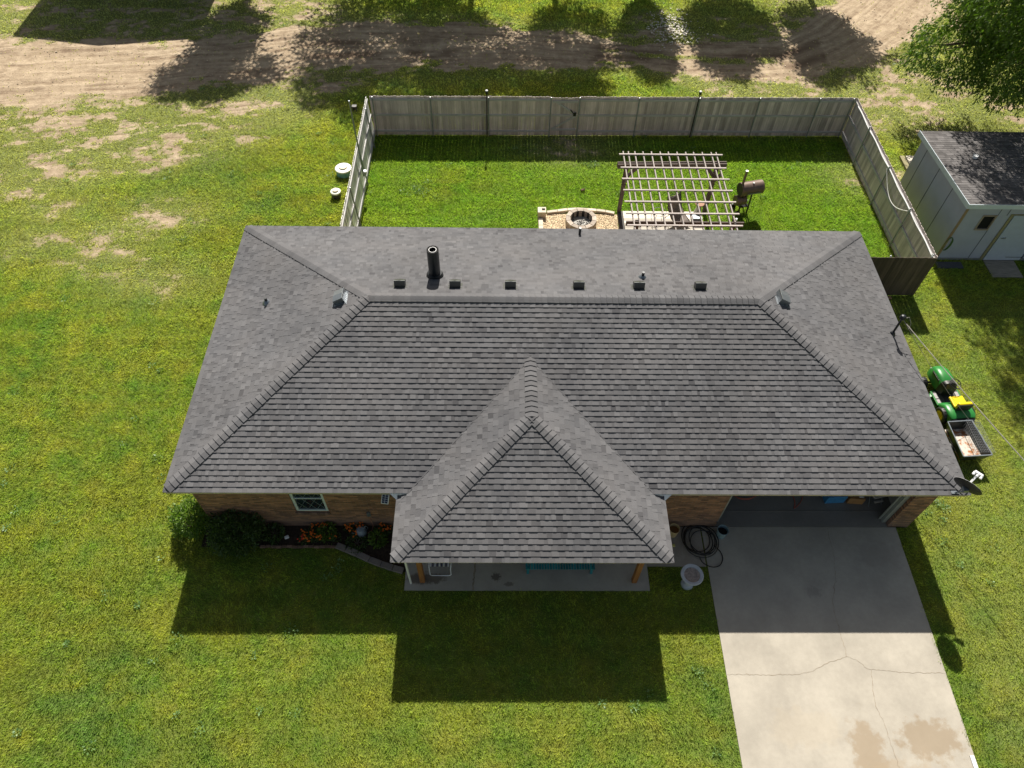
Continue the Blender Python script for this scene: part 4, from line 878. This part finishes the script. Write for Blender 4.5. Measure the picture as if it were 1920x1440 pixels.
def rustfloor():
    mm, t, b = nt('rusty_bed'); p = pos(t, obj=True); f = noise(t, p, 4, 6, .7); f2 = noise(t, p, 20, 4)
    c = mix(t, mrange(t, f, .48, .58), (.55, .50, .44), (.33, .12, .03)); c = mix(t, 1, c, mrange_col(t, f2, .7, 1.3), 'MULTIPLY')
    ln(t, c, b.inputs['Base Color']); b.inputs['Roughness'].default_value = .7; return mm
m = MB(); m.box((-.355, -.545, ZB-.01), (.355, .52, ZB+.005)); m.build('bed_floor', rustfloor(), ct)
for s in (-1, 1):
    m = MB(); m.lathe([(.10, -.05), (.17, -.05), (.185, -.03), (.185, .03), (.17, .05), (.10, .05)], (0, 0, 0), 24, M=RX_); wh = m.build('wheel', BLACK, ct, smooth=True, loc=(s*.46, -.1, .185))
    m = MB(); m.lathe([(.10, -.03), (.02, -.01), (.001, -.03)], n=16, M=RX_); m.build('rim', WHITE, wh, smooth=True)
m = MB(); m.bar((0, .5, .24), (0, 1.0, .32), .04, .04); m.bar((-.42, -.1, .185), (.42, -.1, .185), .03, .03); m.build('drawbar', CB, ct)
m = MB()
for i in range(9): m.tube([(-.0+.055*i, 0, 0), (-.0+.055*i, 1.15, .0)], .0035, 4)
for j in range(14): m.tube([(0, j*.088, 0), (.44, j*.088, 0)], .0035, 4)
for j in range(14): m.tube([(0, j*.088, 0), (0, j*.088, -.25)], .0035, 4)
for i in range(4): m.tube([(0, 0, -.06*i-.02), (0, 1.15, -.06*i-.02)], .0035, 4)
o = m.build('wire_cage', STEEL, None, loc=(12.42, 2.48, .60), rot=(0, .12, math.radians(2))); tag(o, 'folded wire mesh panel resting in the right of the cart', 'wire mesh')

# ------------------------------------------------------------ front yard things
bb = thing('bird_bath', (3.26, -1.33, 0), 0, 'pale grey pedestal bird bath in the shaded grass by the walk', 'bird bath')
BBM = plain('pale_concrete', (.42, .45, .49), .7, var=.12)
m = MB(); m.lathe([(.17, 0), (.16, .04), (.09, .08), (.06, .25), (.07, .48), (.12, .56)], n=24); m.build('pedestal', BBM, bb, smooth=True)
m = MB(); m.lathe([(.10, .55), (.24, .60), (.30, .67), (.285, .685), (.215, .675), (.20, .63), (.10, .60), (.001, .595)], n=32); bw = m.build('bowl', BBM, bb, smooth=True)
m = MB(); m.lathe([(.206, .648), (.001, .648)], n=28); m.build('dirty_water', plain('dirty_basin', (.24, .20, .18), .35, var=.5, sc=14), bw)
def bucket(x, y, r, h, body, inside, label, z=.03):
    t_ = thing('bucket', (x, y, z), 0, label, 'bucket'); m = MB(); m.lathe([(.001, .0), (r*.84, .0), (r, h-.02), (r*1.05, h-.02), (r*1.05, h), (r*.97, h), (r*.82, .012), (.001, .012)], n=28); b_ = m.build('bucket_body', body, t_, smooth=True)
    m = MB(); m.lathe([(r*.93, h*.62), (.001, h*.62)], n=24); m.build('contents', inside, t_)
    m = MB(); m.tube([(r*1.06*math.cos(a), r*1.06*math.sin(a), h*.9 - .09*math.sin(a)) for a in [math.pi*i/12 for i in range(13)]][::-1], .004, 5); m.build('handle', STEEL, t_)
bucket(4.40, .08, .150, .34, plain('blue_grey_plastic', (.20, .29, .33), .5), HOLE, 'blue grey bucket by the garage opening')
bucket(3.06, .12, .145, .34, plain('tan_plastic', (.50, .38, .20), .5), plain('brown_contents', (.20, .09, .02), .6), 'tan bucket with brown contents beside the porch roof corner')
m = MB(); m.cbox((0, 0, .02), (.13, .07, .04)); tag(m.build('sponge', plain('yellow_sponge', (.55, .5, .16), .9), None, bevel=.008, loc=(3.02, -.24, .028)), 'small yellow block on the concrete walk', 'sponge')
m = MB(); P = []
for i in range(360):
    a = i*.115; k = a/(2*math.pi); r = .40 + .055*math.sin(k*2.1) + .025*math.sin(k*5+1)
    P.append((3.76 + .045*math.sin(k*1.7) + .03*k*.9 - .06 + r*math.cos(a), -.02 - .022*k*1.2 + .04*math.cos(k*2.9) + r*1.04*math.sin(a), .05 + .012*k + .008*math.sin(a*3)))
m.tube(P, .0135, 6)
P = [(4.15, -.25, .06), (4.30, -.40, .05), (4.34, -.62, .045), (4.22, -.82, .045), (4.0, -.86, .045), (3.78, -.74, .045), (3.70, -.55, .06)]
Q = []
for i in range(len(P)-1):
    p0, p1, p2, p3 = [Vector(P[max(0, min(len(P)-1, i+k))]) for k in (-1, 0, 1, 2)]
    for j in range(6):
        t = j/6; Q.append(.5*((2*p1) + (p2-p0)*t + (2*p0-5*p1+4*p2-p3)*t*t + (3*p1-p0-3*p2+p3)*t**3))
m.tube(Q, .0135, 6); tag(m.build('black_hose', plain('black_hose_rubber', (.018, .018, .018), .3), None, smooth=True), 'coiled black garden hose lying between the walk and driveway', 'hose')
# porch furniture
t_ = thing('lawn_chair', (-3.33, -.72, .05), 0, 'white tube lawn chair with navy striped seat on the porch', 'chair')
m = MB(); m.tube([(-.29, .25, .42), (-.29, -.30, .42), (-.28, -.36, .36), (-.28, -.38, .02), (-.24, -.40, .012), (.24, -.40, .012), (.28, -.38, .02), (.28, -.36, .36), (.29, -.30, .42), (.29, .25, .42)], .014, 8)
m.tube([(-.29, .25, .40), (-.29, .40, .95), (.29, .40, .95), (.29, .25, .40)], .014, 8); m.tube([(-.28, .3, .01), (-.29, .1, .42)], .014, 8); m.tube([(.28, .3, .01), (.29, .1, .42)], .014, 8); m.build('frame', WHITE, t_, smooth=True)
m = MB()
for k in range(9): m.box((-.26+k*.058, -.32, .415), (-.26+k*.058+.03, .26, .425), 0 if k % 2 else 1)
for k in range(9): m.box((-.26+k*.058, .27, .45), (-.26+k*.058+.03, .28, .93), 0 if k % 2 else 1)
m.build('seat', [plain('navy_web', (.02, .025, .10), .8), WHITE], t_)
t_ = thing('porch_bench', (-.15, -.83, .05), 0, 'teal slatted bench just under the porch eave', 'bench'); TEAL = plain('teal_paint', (.02, .20, .24), .5, tintv=.3)
m = MB()
for k in range(26): m.box((-.92+k*.071, -.28, .40), (-.92+k*.071+.058, .16, .43), 0, random.random())
m.build('seat', TEAL, t_); m = MB()
for k in range(26): m.box((-.92+k*.071, .17, .43), (-.92+k*.071+.058, .19, .85), 0, random.random())
m.build('backrest', TEAL, t_)
for x in (-.85, .85):
    for y in (-.24, .10): m = MB(); m.box((x-.03, y, 0), (x+.03, y+.06, .40)); m.build('leg', TEAL, t_)
# solar panel of a lamp hung under the eave, wall hydrant, watering can
t_ = thing('solar_panel', (-4.63, -.02, 2.36), 0, 'small white framed solar panel tilted under the eave beside the porch', 'solar panel')
Mt = Matrix.Rotation(math.radians(-8), 4, 'Z') @ Matrix.Rotation(math.radians(38), 4, 'X')
m = MB(); m.box((-.095, -.15, 0), (.095, .15, .02), 0, .5, Mt); m.build('panel_frame', WHITE, t_, bevel=.006); m = MB()
for i in range(2):
    for j in range(5): m.box((-.078+.08*i, -.132+.054*j, .021), (-.078+.08*i+.07, -.132+.054*j+.046, .024), 0, .5, Mt)
m.build('cells', plain('solar_cells', (.02, .025, .05), .3), t_); m = MB(); m.tube([(0, .03, .0), (0, .12, .06), (0, .09, .16)], .012, 6); m.build('mount', WHITE, t_)
t_ = thing('wall_hydrant', (-5.30, .30, .72), 0, 'small blue grey outdoor tap box with a pipe on the brick wall', 'tap')
m = MB(); m.box((-.05, -.03, 0), (.05, .042, .16)); m.build('tap_box', GREYM, t_, bevel=.008); m = MB(); m.tube([(.01, -.03, 0), (.03, -.05, -.2), (.05, -.06, -.5), (0, -.12, -.66), (-.12, -.2, -.68)], .010, 6); m.build('pipe', plain('copper_pipe', (.3, .14, .09), .4), t_, smooth=True)
t_ = thing('watering_can', (-5.58, .12, .01), .3, 'rounded blue grey watering can standing in the flower bed', 'watering can')
m = MB(); m.lathe([(.13, 0), (.15, .05), (.14, .18), (.08, .25), (.001, .26)], n=24); m.build('can_body', plain('slate_plastic', (.22, .27, .33), .45), t_, smooth=True)
m = MB(); m.tube([(.08, 0, .24), (.15, .02, .32), (.20, .02, .2), (.14, 0, .08)], .013, 8); m.build('handle', GREYM, t_, smooth=True); m = MB(); m.tube([(-.12, 0, .06), (-.24, -.03, .22)], [.025, .014], 8); m.build('spout', GREYM, t_, smooth=True)
m = MB(); m.box((9.30, -6.6, .035), (9.40, -5.50, .06)); m.box((9.33, -5.8, .06), (9.36, -5.75, .066)); tag(m.build('white_strip', WHITE), 'narrow white strip lying along the right driveway edge', 'board')
# garage contents
t_ = thing('storage_tote', (7.85, 1.25, .046), .05, 'blue plastic tote on the garage floor under the eave', 'tote')
m = MB(); m.box((-.28, -.18, 0), (.28, .18, .36)); m.build('tote_body', plain('blue_plastic', (.04, .20, .42), .5), t_, bevel=.015); m = MB(); m.lathe([(.001, .02), (.13, .02), (.15, 0)], (.12, .05, .37), 18); m.build('black_lid', BLACK, t_)
t_ = thing('cardboard_box', (8.45, 1.22, .046), -.08, 'brown cardboard box between the blue tote and folding chair', 'box')
m = MB(); m.box((-.22, -.17, 0), (.22, .17, .30)); m.build('box_body', plain('cardboard', (.30, .16, .06), .85), t_, bevel=.004); m = MB(); m.box((-.22, -.02, .301), (.22, .02, .304)); m.box((.05, -.12, .301), (.18, .14, .31), 1); m.build('tape', [plain('tape', (.15, .08, .035), .4), WHITE], t_)
t_ = thing('folding_chair', (8.98, 1.22, .046), .2, 'grey folding chair frame with white pads inside the garage', 'chair')
m = MB()
for s in (-.2, .2): m.tube([(s, -.22, 0), (s, .2, .75)], .011, 6); m.tube([(s, .22, 0), (s, -.2, .44)], .011, 6)
m.build('frame', GREYM, t_); m = MB(); m.box((-.19, -.2, .42), (.19, .17, .45)); m.box((-.17, -.28, .30), (.10, -.22, .33)); m.build('seat', plain('grey_pad2', (.45, .42, .38), .7), t_, bevel=.01); m = MB(); m.box((-.19, .16, .55), (.19, .185, .74)); m.build('backrest', WHITE, t_, bevel=.006)
m = MB(); m.tube([(6.55+.42*t-.0 + .10*math.sin(t*9), 1.65 - .75*math.sin(t*3.14)*(1 if t < 1 else 0), .055) for t in [i/24 for i in range(25)]], .008, 5); m.tube([(5.3+.25*math.cos(a*.5)*(1+.02*a), 1.35+.2*math.sin(a*.5), .055+.004*a) for a in range(26)], .008, 5)
tag(m.build('orange_cord', plain('orange_cord', (.6, .10, .05), .5), None, smooth=True), 'looped orange extension cord on the garage floor', 'cord')

# ------------------------------------------------------------ flower bed
m = MB(); bx = [-9.9, -8.3, -6.25, -5.7, -5.18, -4.33, -4.28]; by = [-.3, -.27, -.24, -.45, -.72, -1.0, -1.0]
m.add([(x, y, .012) for x, y in zip(bx, by)] + [(-4.28, .344, .012), (-9.9, .344, .012)], [tuple(range(9))]); o = m.build('flower_bed_soil', SOIL); o['kind'] = 'structure'
m = MB(); 
for i in range(14): x = -8.3 + i*.147; m.cbox((x+.073, -.30 + .01*math.sin(i*1.7), .03), (.14, .07, .06), 0, random.random())
tag(m.build('bed_edging', plain('brown_edging', (.20, .12, .085), .9, tintv=.3), None, bevel=.006), 'low brown brick edging strip in front of the flower bed', 'edging')
EP = [(-6.22, -.26), (-5.95, -.37), (-5.62, -.51), (-5.28, -.67), (-4.95, -.80), (-4.62, -.91), (-4.34, -.99)]
nm_ = ['first grey edging stone beside the brown edging strip', 'second grey edging stone from the brown strip', 'third grey edging stone from the brown strip', 'middle right grey edging stone of the curve', 'grey edging stone second from the porch slab', 'last grey edging stone touching the porch slab']
for i in range(6):
    a, b = Vector((*EP[i], 0)), Vector((*EP[i+1], 0)); d_ = b-a; m = MB(); m.cbox((0, 0, .045), (d_.length-.012, .17, .09), 0, random.random()); tag(m.build('edging_stone', EDGE, None, bevel=.012, loc=(a+b)/2, rot=(0, 0, math.atan2(d_.y, d_.x))), nm_[i], 'edging stone', 'grey stones curving round the flower bed')

def leaf_cloud(name, cents, dirs, size, mat, parent, aspect=.45, tint=None, fold=True):
    """one leaf (a bent rhombus) per centre"""
    n = len(cents); d = dirs / np.linalg.norm(dirs, axis=1)[:, None]; u = rng.normal(size=(n, 3)); u -= (u*d).sum(1)[:, None]*d; u /= np.linalg.norm(u, axis=1)[:, None]
    nn = np.cross(d, u); L = size * rng.uniform(.6, 1.3, n)[:, None]; w = L*aspect
    V = np.stack([cents, cents + d*L*.5 + u*w*.5 + nn*L*.08, cents + d*L, cents + d*L*.5 - u*w*.5 + nn*L*.08], 1).astype(np.float32).reshape(-1, 3)
    me = bpy.data.meshes.new(name); me.vertices.add(4*n); me.vertices.foreach_set('co', V.ravel()); me.loops.add(4*n); me.loops.foreach_set('vertex_index', np.arange(4*n, dtype=np.int32))
    me.polygons.add(n); me.polygons.foreach_set('loop_start', np.arange(0, 4*n, 4, dtype=np.int32)); me.update(calc_edges=True)
    t = rng.random(n) if tint is None else tint; me.attributes.new('tint', 'FLOAT', 'FACE').data.foreach_set('value', t.astype(np.float32))
    me.materials.append(mat); o = bpy.data.objects.new(name, me); C.objects.link(o); o.parent = parent; return o
def shell(n, c, r, lump=.25, seed=0, inner=.45):
    u = rng.normal(size=(n, 3)); u /= np.linalg.norm(u, axis=1)[:, None]
    k = 1 + lump * (fbm(u[:, 0]*2.2+u[:, 2]*1.3, u[:, 1]*2.2 - u[:, 2], 1.6, 90+seed, 3) - .5) * 2.4
    rad = inner + (1-inner) * rng.random(n)**.45
    return np.array(c) + u * np.array(r) * (k*rad)[:, None], u
def bush(name, x, y, r, h, n, label, size=.075, mat=BUSH, cat='bush'):
    t_ = thing(name, (x, y, 0), 0, label, cat); p, u = shell(n, (0, 0, h*.5), (r, r, h*.52), .3, int(abs(x*10)))
    p[:, 2] = np.maximum(p[:, 2], .02); leaf_cloud('foliage', p, u + rng.normal(size=u.shape)*.8 + np.array([0, 0, .3]), size, mat, t_)
    m = MB()
    for k in range(7): a = k*.9; m.tube([(0, 0, 0), (r*.3*math.cos(a), r*.3*math.sin(a), h*.4), (r*.7*math.cos(a), r*.7*math.sin(a), h*.75)], [.015, .011, .005], 5)
    m.build('stem', BARK, t_); return t_
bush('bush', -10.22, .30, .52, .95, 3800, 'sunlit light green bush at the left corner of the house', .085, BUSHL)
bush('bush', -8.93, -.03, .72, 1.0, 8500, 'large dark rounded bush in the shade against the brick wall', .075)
bush('fern_plant', -6.50, .10, .24, .34, 500, 'yellow green leafy plant beside the marigolds in the bed', .09, FERN, 'plant')
bush('fern_plant', -5.09, -.10, .24, .30, 420, 'spreading bright green plant in the bed near the porch', .10, FERN, 'plant')
bush('leafy_plant', -7.95, .05, .26, .32, 500, 'low dull green plant at the edge of the dark bush', .08, BUSH, 'plant')
bush('leafy_plant', -5.68, -.18, .30, .16, 420, 'low dark ground plant in front of the watering can', .07, BUSH, 'plant')
MP = [(-7.12, .02), (-6.92, .04), (-7.02, -.12), (-6.84, -.08), (-6.90, .22), (-6.72, .22), (-7.14, -.13), (-6.52, .26), (-5.98, .25), (-5.80, .27), (-5.60, .28), (-5.78, .05), (-5.02, .24), (-4.96, .08), (-6.22, -.06), (-6.38, -.03), (-4.84, .18), (-6.66, -.06)]
ML = ['cluster at the left end of the marigolds', 'cluster in the middle of the marigold patch', 'front left cluster of the marigold patch', 'front cluster below the window', 'cluster against the wall below the window', 'cluster near the wall left of the fern', 'red flowered cluster at the front left', 'cluster at the wall behind the fern', 'wall cluster right of the fern', 'wall cluster left of the watering can', 'wall cluster behind the watering can', 'cluster just left of the watering can', 'wall cluster nearest the porch', 'cluster behind the bright plant near the porch', 'single bloom at the front right of the fern', 'single bloom in front of the fern', 'cluster at the porch end of the bed', 'blooms between the patch and the fern']
for i, (x, y) in enumerate(MP):
    t_ = thing('marigold', (x, y, 0), 0, 'orange marigold ' + ML[i] if i != 6 else 'red flowered plant at the front left of the marigold patch', 'flower', 'marigolds in the flower bed')
    p, u = shell(130, (0, 0, .12), (.12, .12, .12), .2, i); leaf_cloud('foliage', p, u + rng.normal(size=u.shape)*.6, .05, BUSH, t_)
    m = MB()
    for k in range(2 if i in (14, 15) else 9):
        a = random.uniform(0, 6.28); r = random.uniform(0, .12); cx_, cy_, cz_ = r*math.cos(a), r*math.sin(a), .22 + random.uniform(-.04, .05); rr = random.uniform(.016, .028)
        m.lathe([(.001, -.01), (rr*.8, -.005), (rr, .006), (rr*.6, .018), (.001, .022)], (cx_, cy_, cz_), 8)
    m.build('blossoms', MARIR if i == 6 else MARI, t_)
m = MB(); m.cbox((0, 0, .03), (.12, .09, .06), 0, .5, .4); tag(m.build('white_rock', WHITE, None, bevel=.02, loc=(-7.62, -.02, .012)), 'small pale rock in the bed right of the dark bush', 'rock')

# ------------------------------------------------------------ trees
def tree(name, x, y, lobes, nl, label, trunk_h, tr=.22, size=.16, droop=.0, leaf=LEAF, cat='tree', group=None, lump=.35, dens=None):
    t_ = thing(name, (x, y, 0), 0, label, cat, group); P = []; D = []; T = []
    tot = sum(r[0]*r[1] + r[1]*r[2] for c, r in lobes)
    for i, (c, r) in enumerate(lobes):
        k = int(nl * (r[0]*r[1]+r[1]*r[2]) / tot / (10 if droop else 6)); c = (c[0]-x, c[1]-y, c[2]); p, u = shell(k, c, r, lump, i*7+int(abs(x)), .5)
        g = fbm(p[:, 0]*1.0 + p[:, 2], p[:, 1]*1.0 - p[:, 2]*.7, .9, 55+i, 2); keep = g > .36; p = p[keep]; u = u[keep]; g = g[keep]
        m_ = 10 if droop else 6
        if droop:   # hanging twigs: leaves strung downwards and outwards
            ln_ = rng.uniform(.3, 1, len(p))*droop; s = np.tile(np.linspace(0, 1, m_), (len(p), 1)); out = u.copy(); out[:, 2] *= .2
            q = p[:, None, :] + out[:, None, :]*(s*ln_[:, None]*.45)[..., None]; q[..., 2] -= s**1.3*ln_[:, None]; q += rng.normal(size=q.shape)*.05
            dd = np.tile(out[:, None, :]*.6 + np.array([0, 0, -1.]), (1, m_, 1)) + rng.normal(size=q.shape)*.55
        else:
            q = p[:, None, :] + rng.normal(size=(len(p), m_, 3))*.20; dd = u[:, None, :] + rng.normal(size=q.shape)*.8
        P.append(q.reshape(-1, 3)); D.append(dd.reshape(-1, 3)); tt = np.clip((g-.36)*2.2, 0, 1)[:, None]*.5 + rng.random((len(p), m_))*.5; T.append(tt.ravel())
    P = np.concatenate(P); P[:, 2] = np.maximum(P[:, 2], .5)
    leaf_cloud('crown', P, np.concatenate(D), size, leaf, t_, .38, np.concatenate(T))
    m = MB(); m.tube([(0, 0, -.1), (.05, .03, trunk_h*.5), (.0, 0, trunk_h)], [tr*1.3, tr, tr*.8], 12)
    for c, r in lobes:
        cc = Vector((c[0]-x, c[1]-y, c[2])); st_ = Vector((0, 0, trunk_h*.85)); mid = st_.lerp(cc, .5) + Vector((random.uniform(-.2, .2), random.uniform(-.2, .2), .25)); m.tube([st_, mid, cc], [tr*.6, tr*.38, tr*.15], 8)
        for k in range(6):
            e = cc + Vector((random.uniform(-1, 1)*r[0], random.uniform(-1, 1)*r[1], random.uniform(-.6, .8)*r[2]))*.75; m.tube([mid.lerp(cc, random.random()*.7), mid.lerp(e, .6), e], [tr*.25, tr*.13, .012], 6)
    m.build('trunk', BARK, t_, smooth=True); return t_
big = [((20, 19, 7.8), (5.2, 5.0, 3.6)), ((17.3, 20.6, 3.1), (1.9, 1.5, 1.2)), ((19.2, 19.2, 3.2), (1.9, 1.5, 1.3)), ((19.0, 21.2, 4.4), (2.4, 2., 1.6)), ((18.9, 16.2, 4.5), (2.0, 1.5, 1.1)), ((18.5, 14.6, 8.8), (2.7, 2.0, 1.7)), ((16.9, 15.0, 10.8), (2.4, 2.3, 1.5)), ((17.6, 14.6, 12.2), (2.2, 1.8, 1.2)), ((16.9, 17.0, 9.3), (2.2, 1.6, 1.3)), ((21.5, 16.0, 5.6), (2.4, 2.2, 1.6)), ((18.6, 17.8, 6.2), (2.0, 1.8, 1.4)), ((22.0, 18.6, 4.0), (2.4, 2.0, 1.6))]
tree('elm_tree', 22.5, 21, big, 205000, 'large drooping green tree overhanging the shed at the top right corner', 3.6, .30, .15, .75)
G_ = 'trees beyond the dirt track'
SHT = [(-15.0, 32.0, [((-15.2, 31.6, 5.2), (1.5, 1.6, 2.8)), ((-14.4, 31.8, 8.3), (2.0, 1.6, 1.7)), ((-15.9, 31.5, 9.0), (1.4, 1.2, .9))], 'tree whose crown shades the track beside the building shadow'),
       (-8.6, 34.0, [((-8.8, 33.8, 8.6), (2.6, 2.2, 2.6)), ((-7.3, 33.6, 11.4), (2.6, 2.0, 1.7)), ((-9.8, 33.9, 11.8), (1.3, 1.2, 1.0)), ((-8.0, 34, 6.2), (2.6, 2., 1.8))], 'broad tree shading the track behind the left end of the fence'),
       (-3.4, 34.0, [((-3.6, 33.8, 8.2), (2.5, 2.2, 2.3)), ((-3.2, 33.8, 11.2), (1.9, 1.6, 1.3)), ((-4.8, 33.8, 6.0), (2.2, 2.2, 1.6))], 'round tree shading the track behind the left black post'),
       (1.0, 34.0, [((1.6, 33.8, 7.2), (2.5, 2.2, 2.4)), ((.9, 33.8, 10.3), (2.2, 1.8, 1.8)), ((1.2, 33.8, 12.0), (1.8, 1.4, .7))], 'tall tree shading the track behind the gate'),
       (5.5, 31.6, [((5.5, 31.6, 3.2), (.9, .9, 1.6)), ((5.3, 31.6, 5.6), (1.3, 1.1, 1.2)), ((5.6, 31.6, 7.2), (.9, .8, .9))], 'slender tree shading the track right of the gate'),
       (10.2, 33.0, [((9.9, 32.8, 4.9), (2.2, 1.9, 1.9)), ((9.2, 32.8, 7.7), (1.2, 1.1, 1.4)), ((11.2, 32.8, 6.2), (.9, .9, .7))], 'round tree shading the bend of the track'),
       (14.6, 32.6, [((14.4, 32.4, 5.2), (1.6, 1.6, 1.9)), ((15.4, 32.4, 7.1), (1.6, 1.3, 1.1)), ((13.6, 32.5, 7.9), (1.2, 1.2, .9))], 'loose crowned tree shading the sandy right side of the track')]
for x, y, lb, la in SHT: tree('shade_tree', x, y, lb, 30000, la, max(1.5, lb[0][0][2]-1.5), .16, .24, 0, LEAF, 'tree', G_, .62)
# neighbouring building just beyond the frame, its shadow lies on the track
nb = thing('neighbour_building', (-21, 33.6, 0), 0, 'neighbouring gabled building whose shadow lies across the dirt track', 'building')
m = MB(); m.box((-4.3, -3, -.1), (4.3, 3.2, 4.0)); m.build('wall', SIDING, nb)
m = MB(); m.add([(-4.42, -3.2, 4.28), (0, -3.2, 5.02), (4.42, -3.2, 4.28), (-4.42, 3.4, 4.28), (0, 3.4, 5.02), (4.42, 3.4, 4.28), (-4.42, -3.2, 4.0), (4.42, -3.2, 4.0), (-4.42, 3.4, 4.0), (4.42, 3.4, 4.0)], [(0,1,4,3), (1,2,5,4), (6,7,2,1,0), (9,8,3,4,5), (6,0,3,8), (7,9,5,2), (6,8,9,7)], 0, .5); m.build('roof', SHEDROOF, nb)
m = MB(); m.box((-1.2, -3.05, 0), (1.2, -3.001, 2.4)); m.build('door', WHITE, nb)

# ------------------------------------------------------------ weeds, stones and litter on the ground
def weeds():
    P = []; D = []
    spots = [(random.uniform(-20, 14), random.uniform(-6, 30)) for _ in range(260)] + [(2.0+random.gauss(0, .3), 16.6+random.gauss(0, .2)) for _ in range(5)] + [(-5+random.gauss(0, .4), 14.9+random.gauss(0, .3)) for _ in range(8)] + [(10.3+random.gauss(0, .4), 1.2+random.gauss(0, .8)) for _ in range(12)] + [(-6.1, -1.0), (-8.0, -.9), (3.2, -3.6), (3.4, -3.9), (10.6, -.1)]
    for x, y in spots:
        if any(a-.15 < x < c+.15 and b-.15 < y < d_+.15 for a, b, c, d_ in EXCL) or float(masks(np.array([x]), np.array([y]))['dirt'][0]) > .5: continue
        k = random.randint(14, 34); a = rng.uniform(0, 6.28, k); r = rng.uniform(.0, .13, k)*random.uniform(.6, 1.5)
        P.append(np.stack([x+r*np.cos(a), y+r*np.sin(a), rng.uniform(.02, .07, k)], 1)); D.append(np.stack([np.cos(a), np.sin(a), rng.uniform(.1, .7, k)], 1))
    o = leaf_cloud('weeds', np.concatenate(P), np.concatenate(D), .065, leaf_mat('weed_leaves', (.10, .20, .06), (.24, .36, .15), .3, .5), None, .5); tag(o, 'broad leaved weeds scattered through the lawn', 'weeds', kind='stuff')
weeds()
m = MB()
for i in range(1500):
    x = random.uniform(-27, 20); y = random.uniform(20, 31); dd = float(road_d(np.array([x]), np.array([y]))[0])
    if dd > 1.15 or random.random() < .35*abs(dd-.6): continue
    r = random.uniform(.010, .030)*(1.6 if random.random() < .05 else 1); m.cbox((x, y, .0), (r*2, r*1.5, r*1.2), 0, random.random(), random.uniform(0, 3), Matrix.Rotation(random.uniform(-.6, .6), 4, 'X'))
tag(m.build('clods', plain('clods', (.50, .41, .30), 1, tintv=.2)), 'small stones and clods of earth on the dirt track', 'stones', kind='stuff')
m = MB()
for i in range(420):
    x = random.gauss(6.7, .5) + .3*random.gauss(0, 1); y = random.gauss(27.6, .9); r = random.uniform(.02, .05); m.cbox((x, y, .045), (r*2, r*1.4, .008), 0, random.random(), random.uniform(0, 3), Matrix.Rotation(random.uniform(-.5, .5), 4, 'X'))
tag(m.build('wood_chips', plain('pale_chips', (.62, .58, .52), .9, tintv=.3)), 'pale chips scattered on the grass between two tree shadows', 'wood chips', kind='stuff')
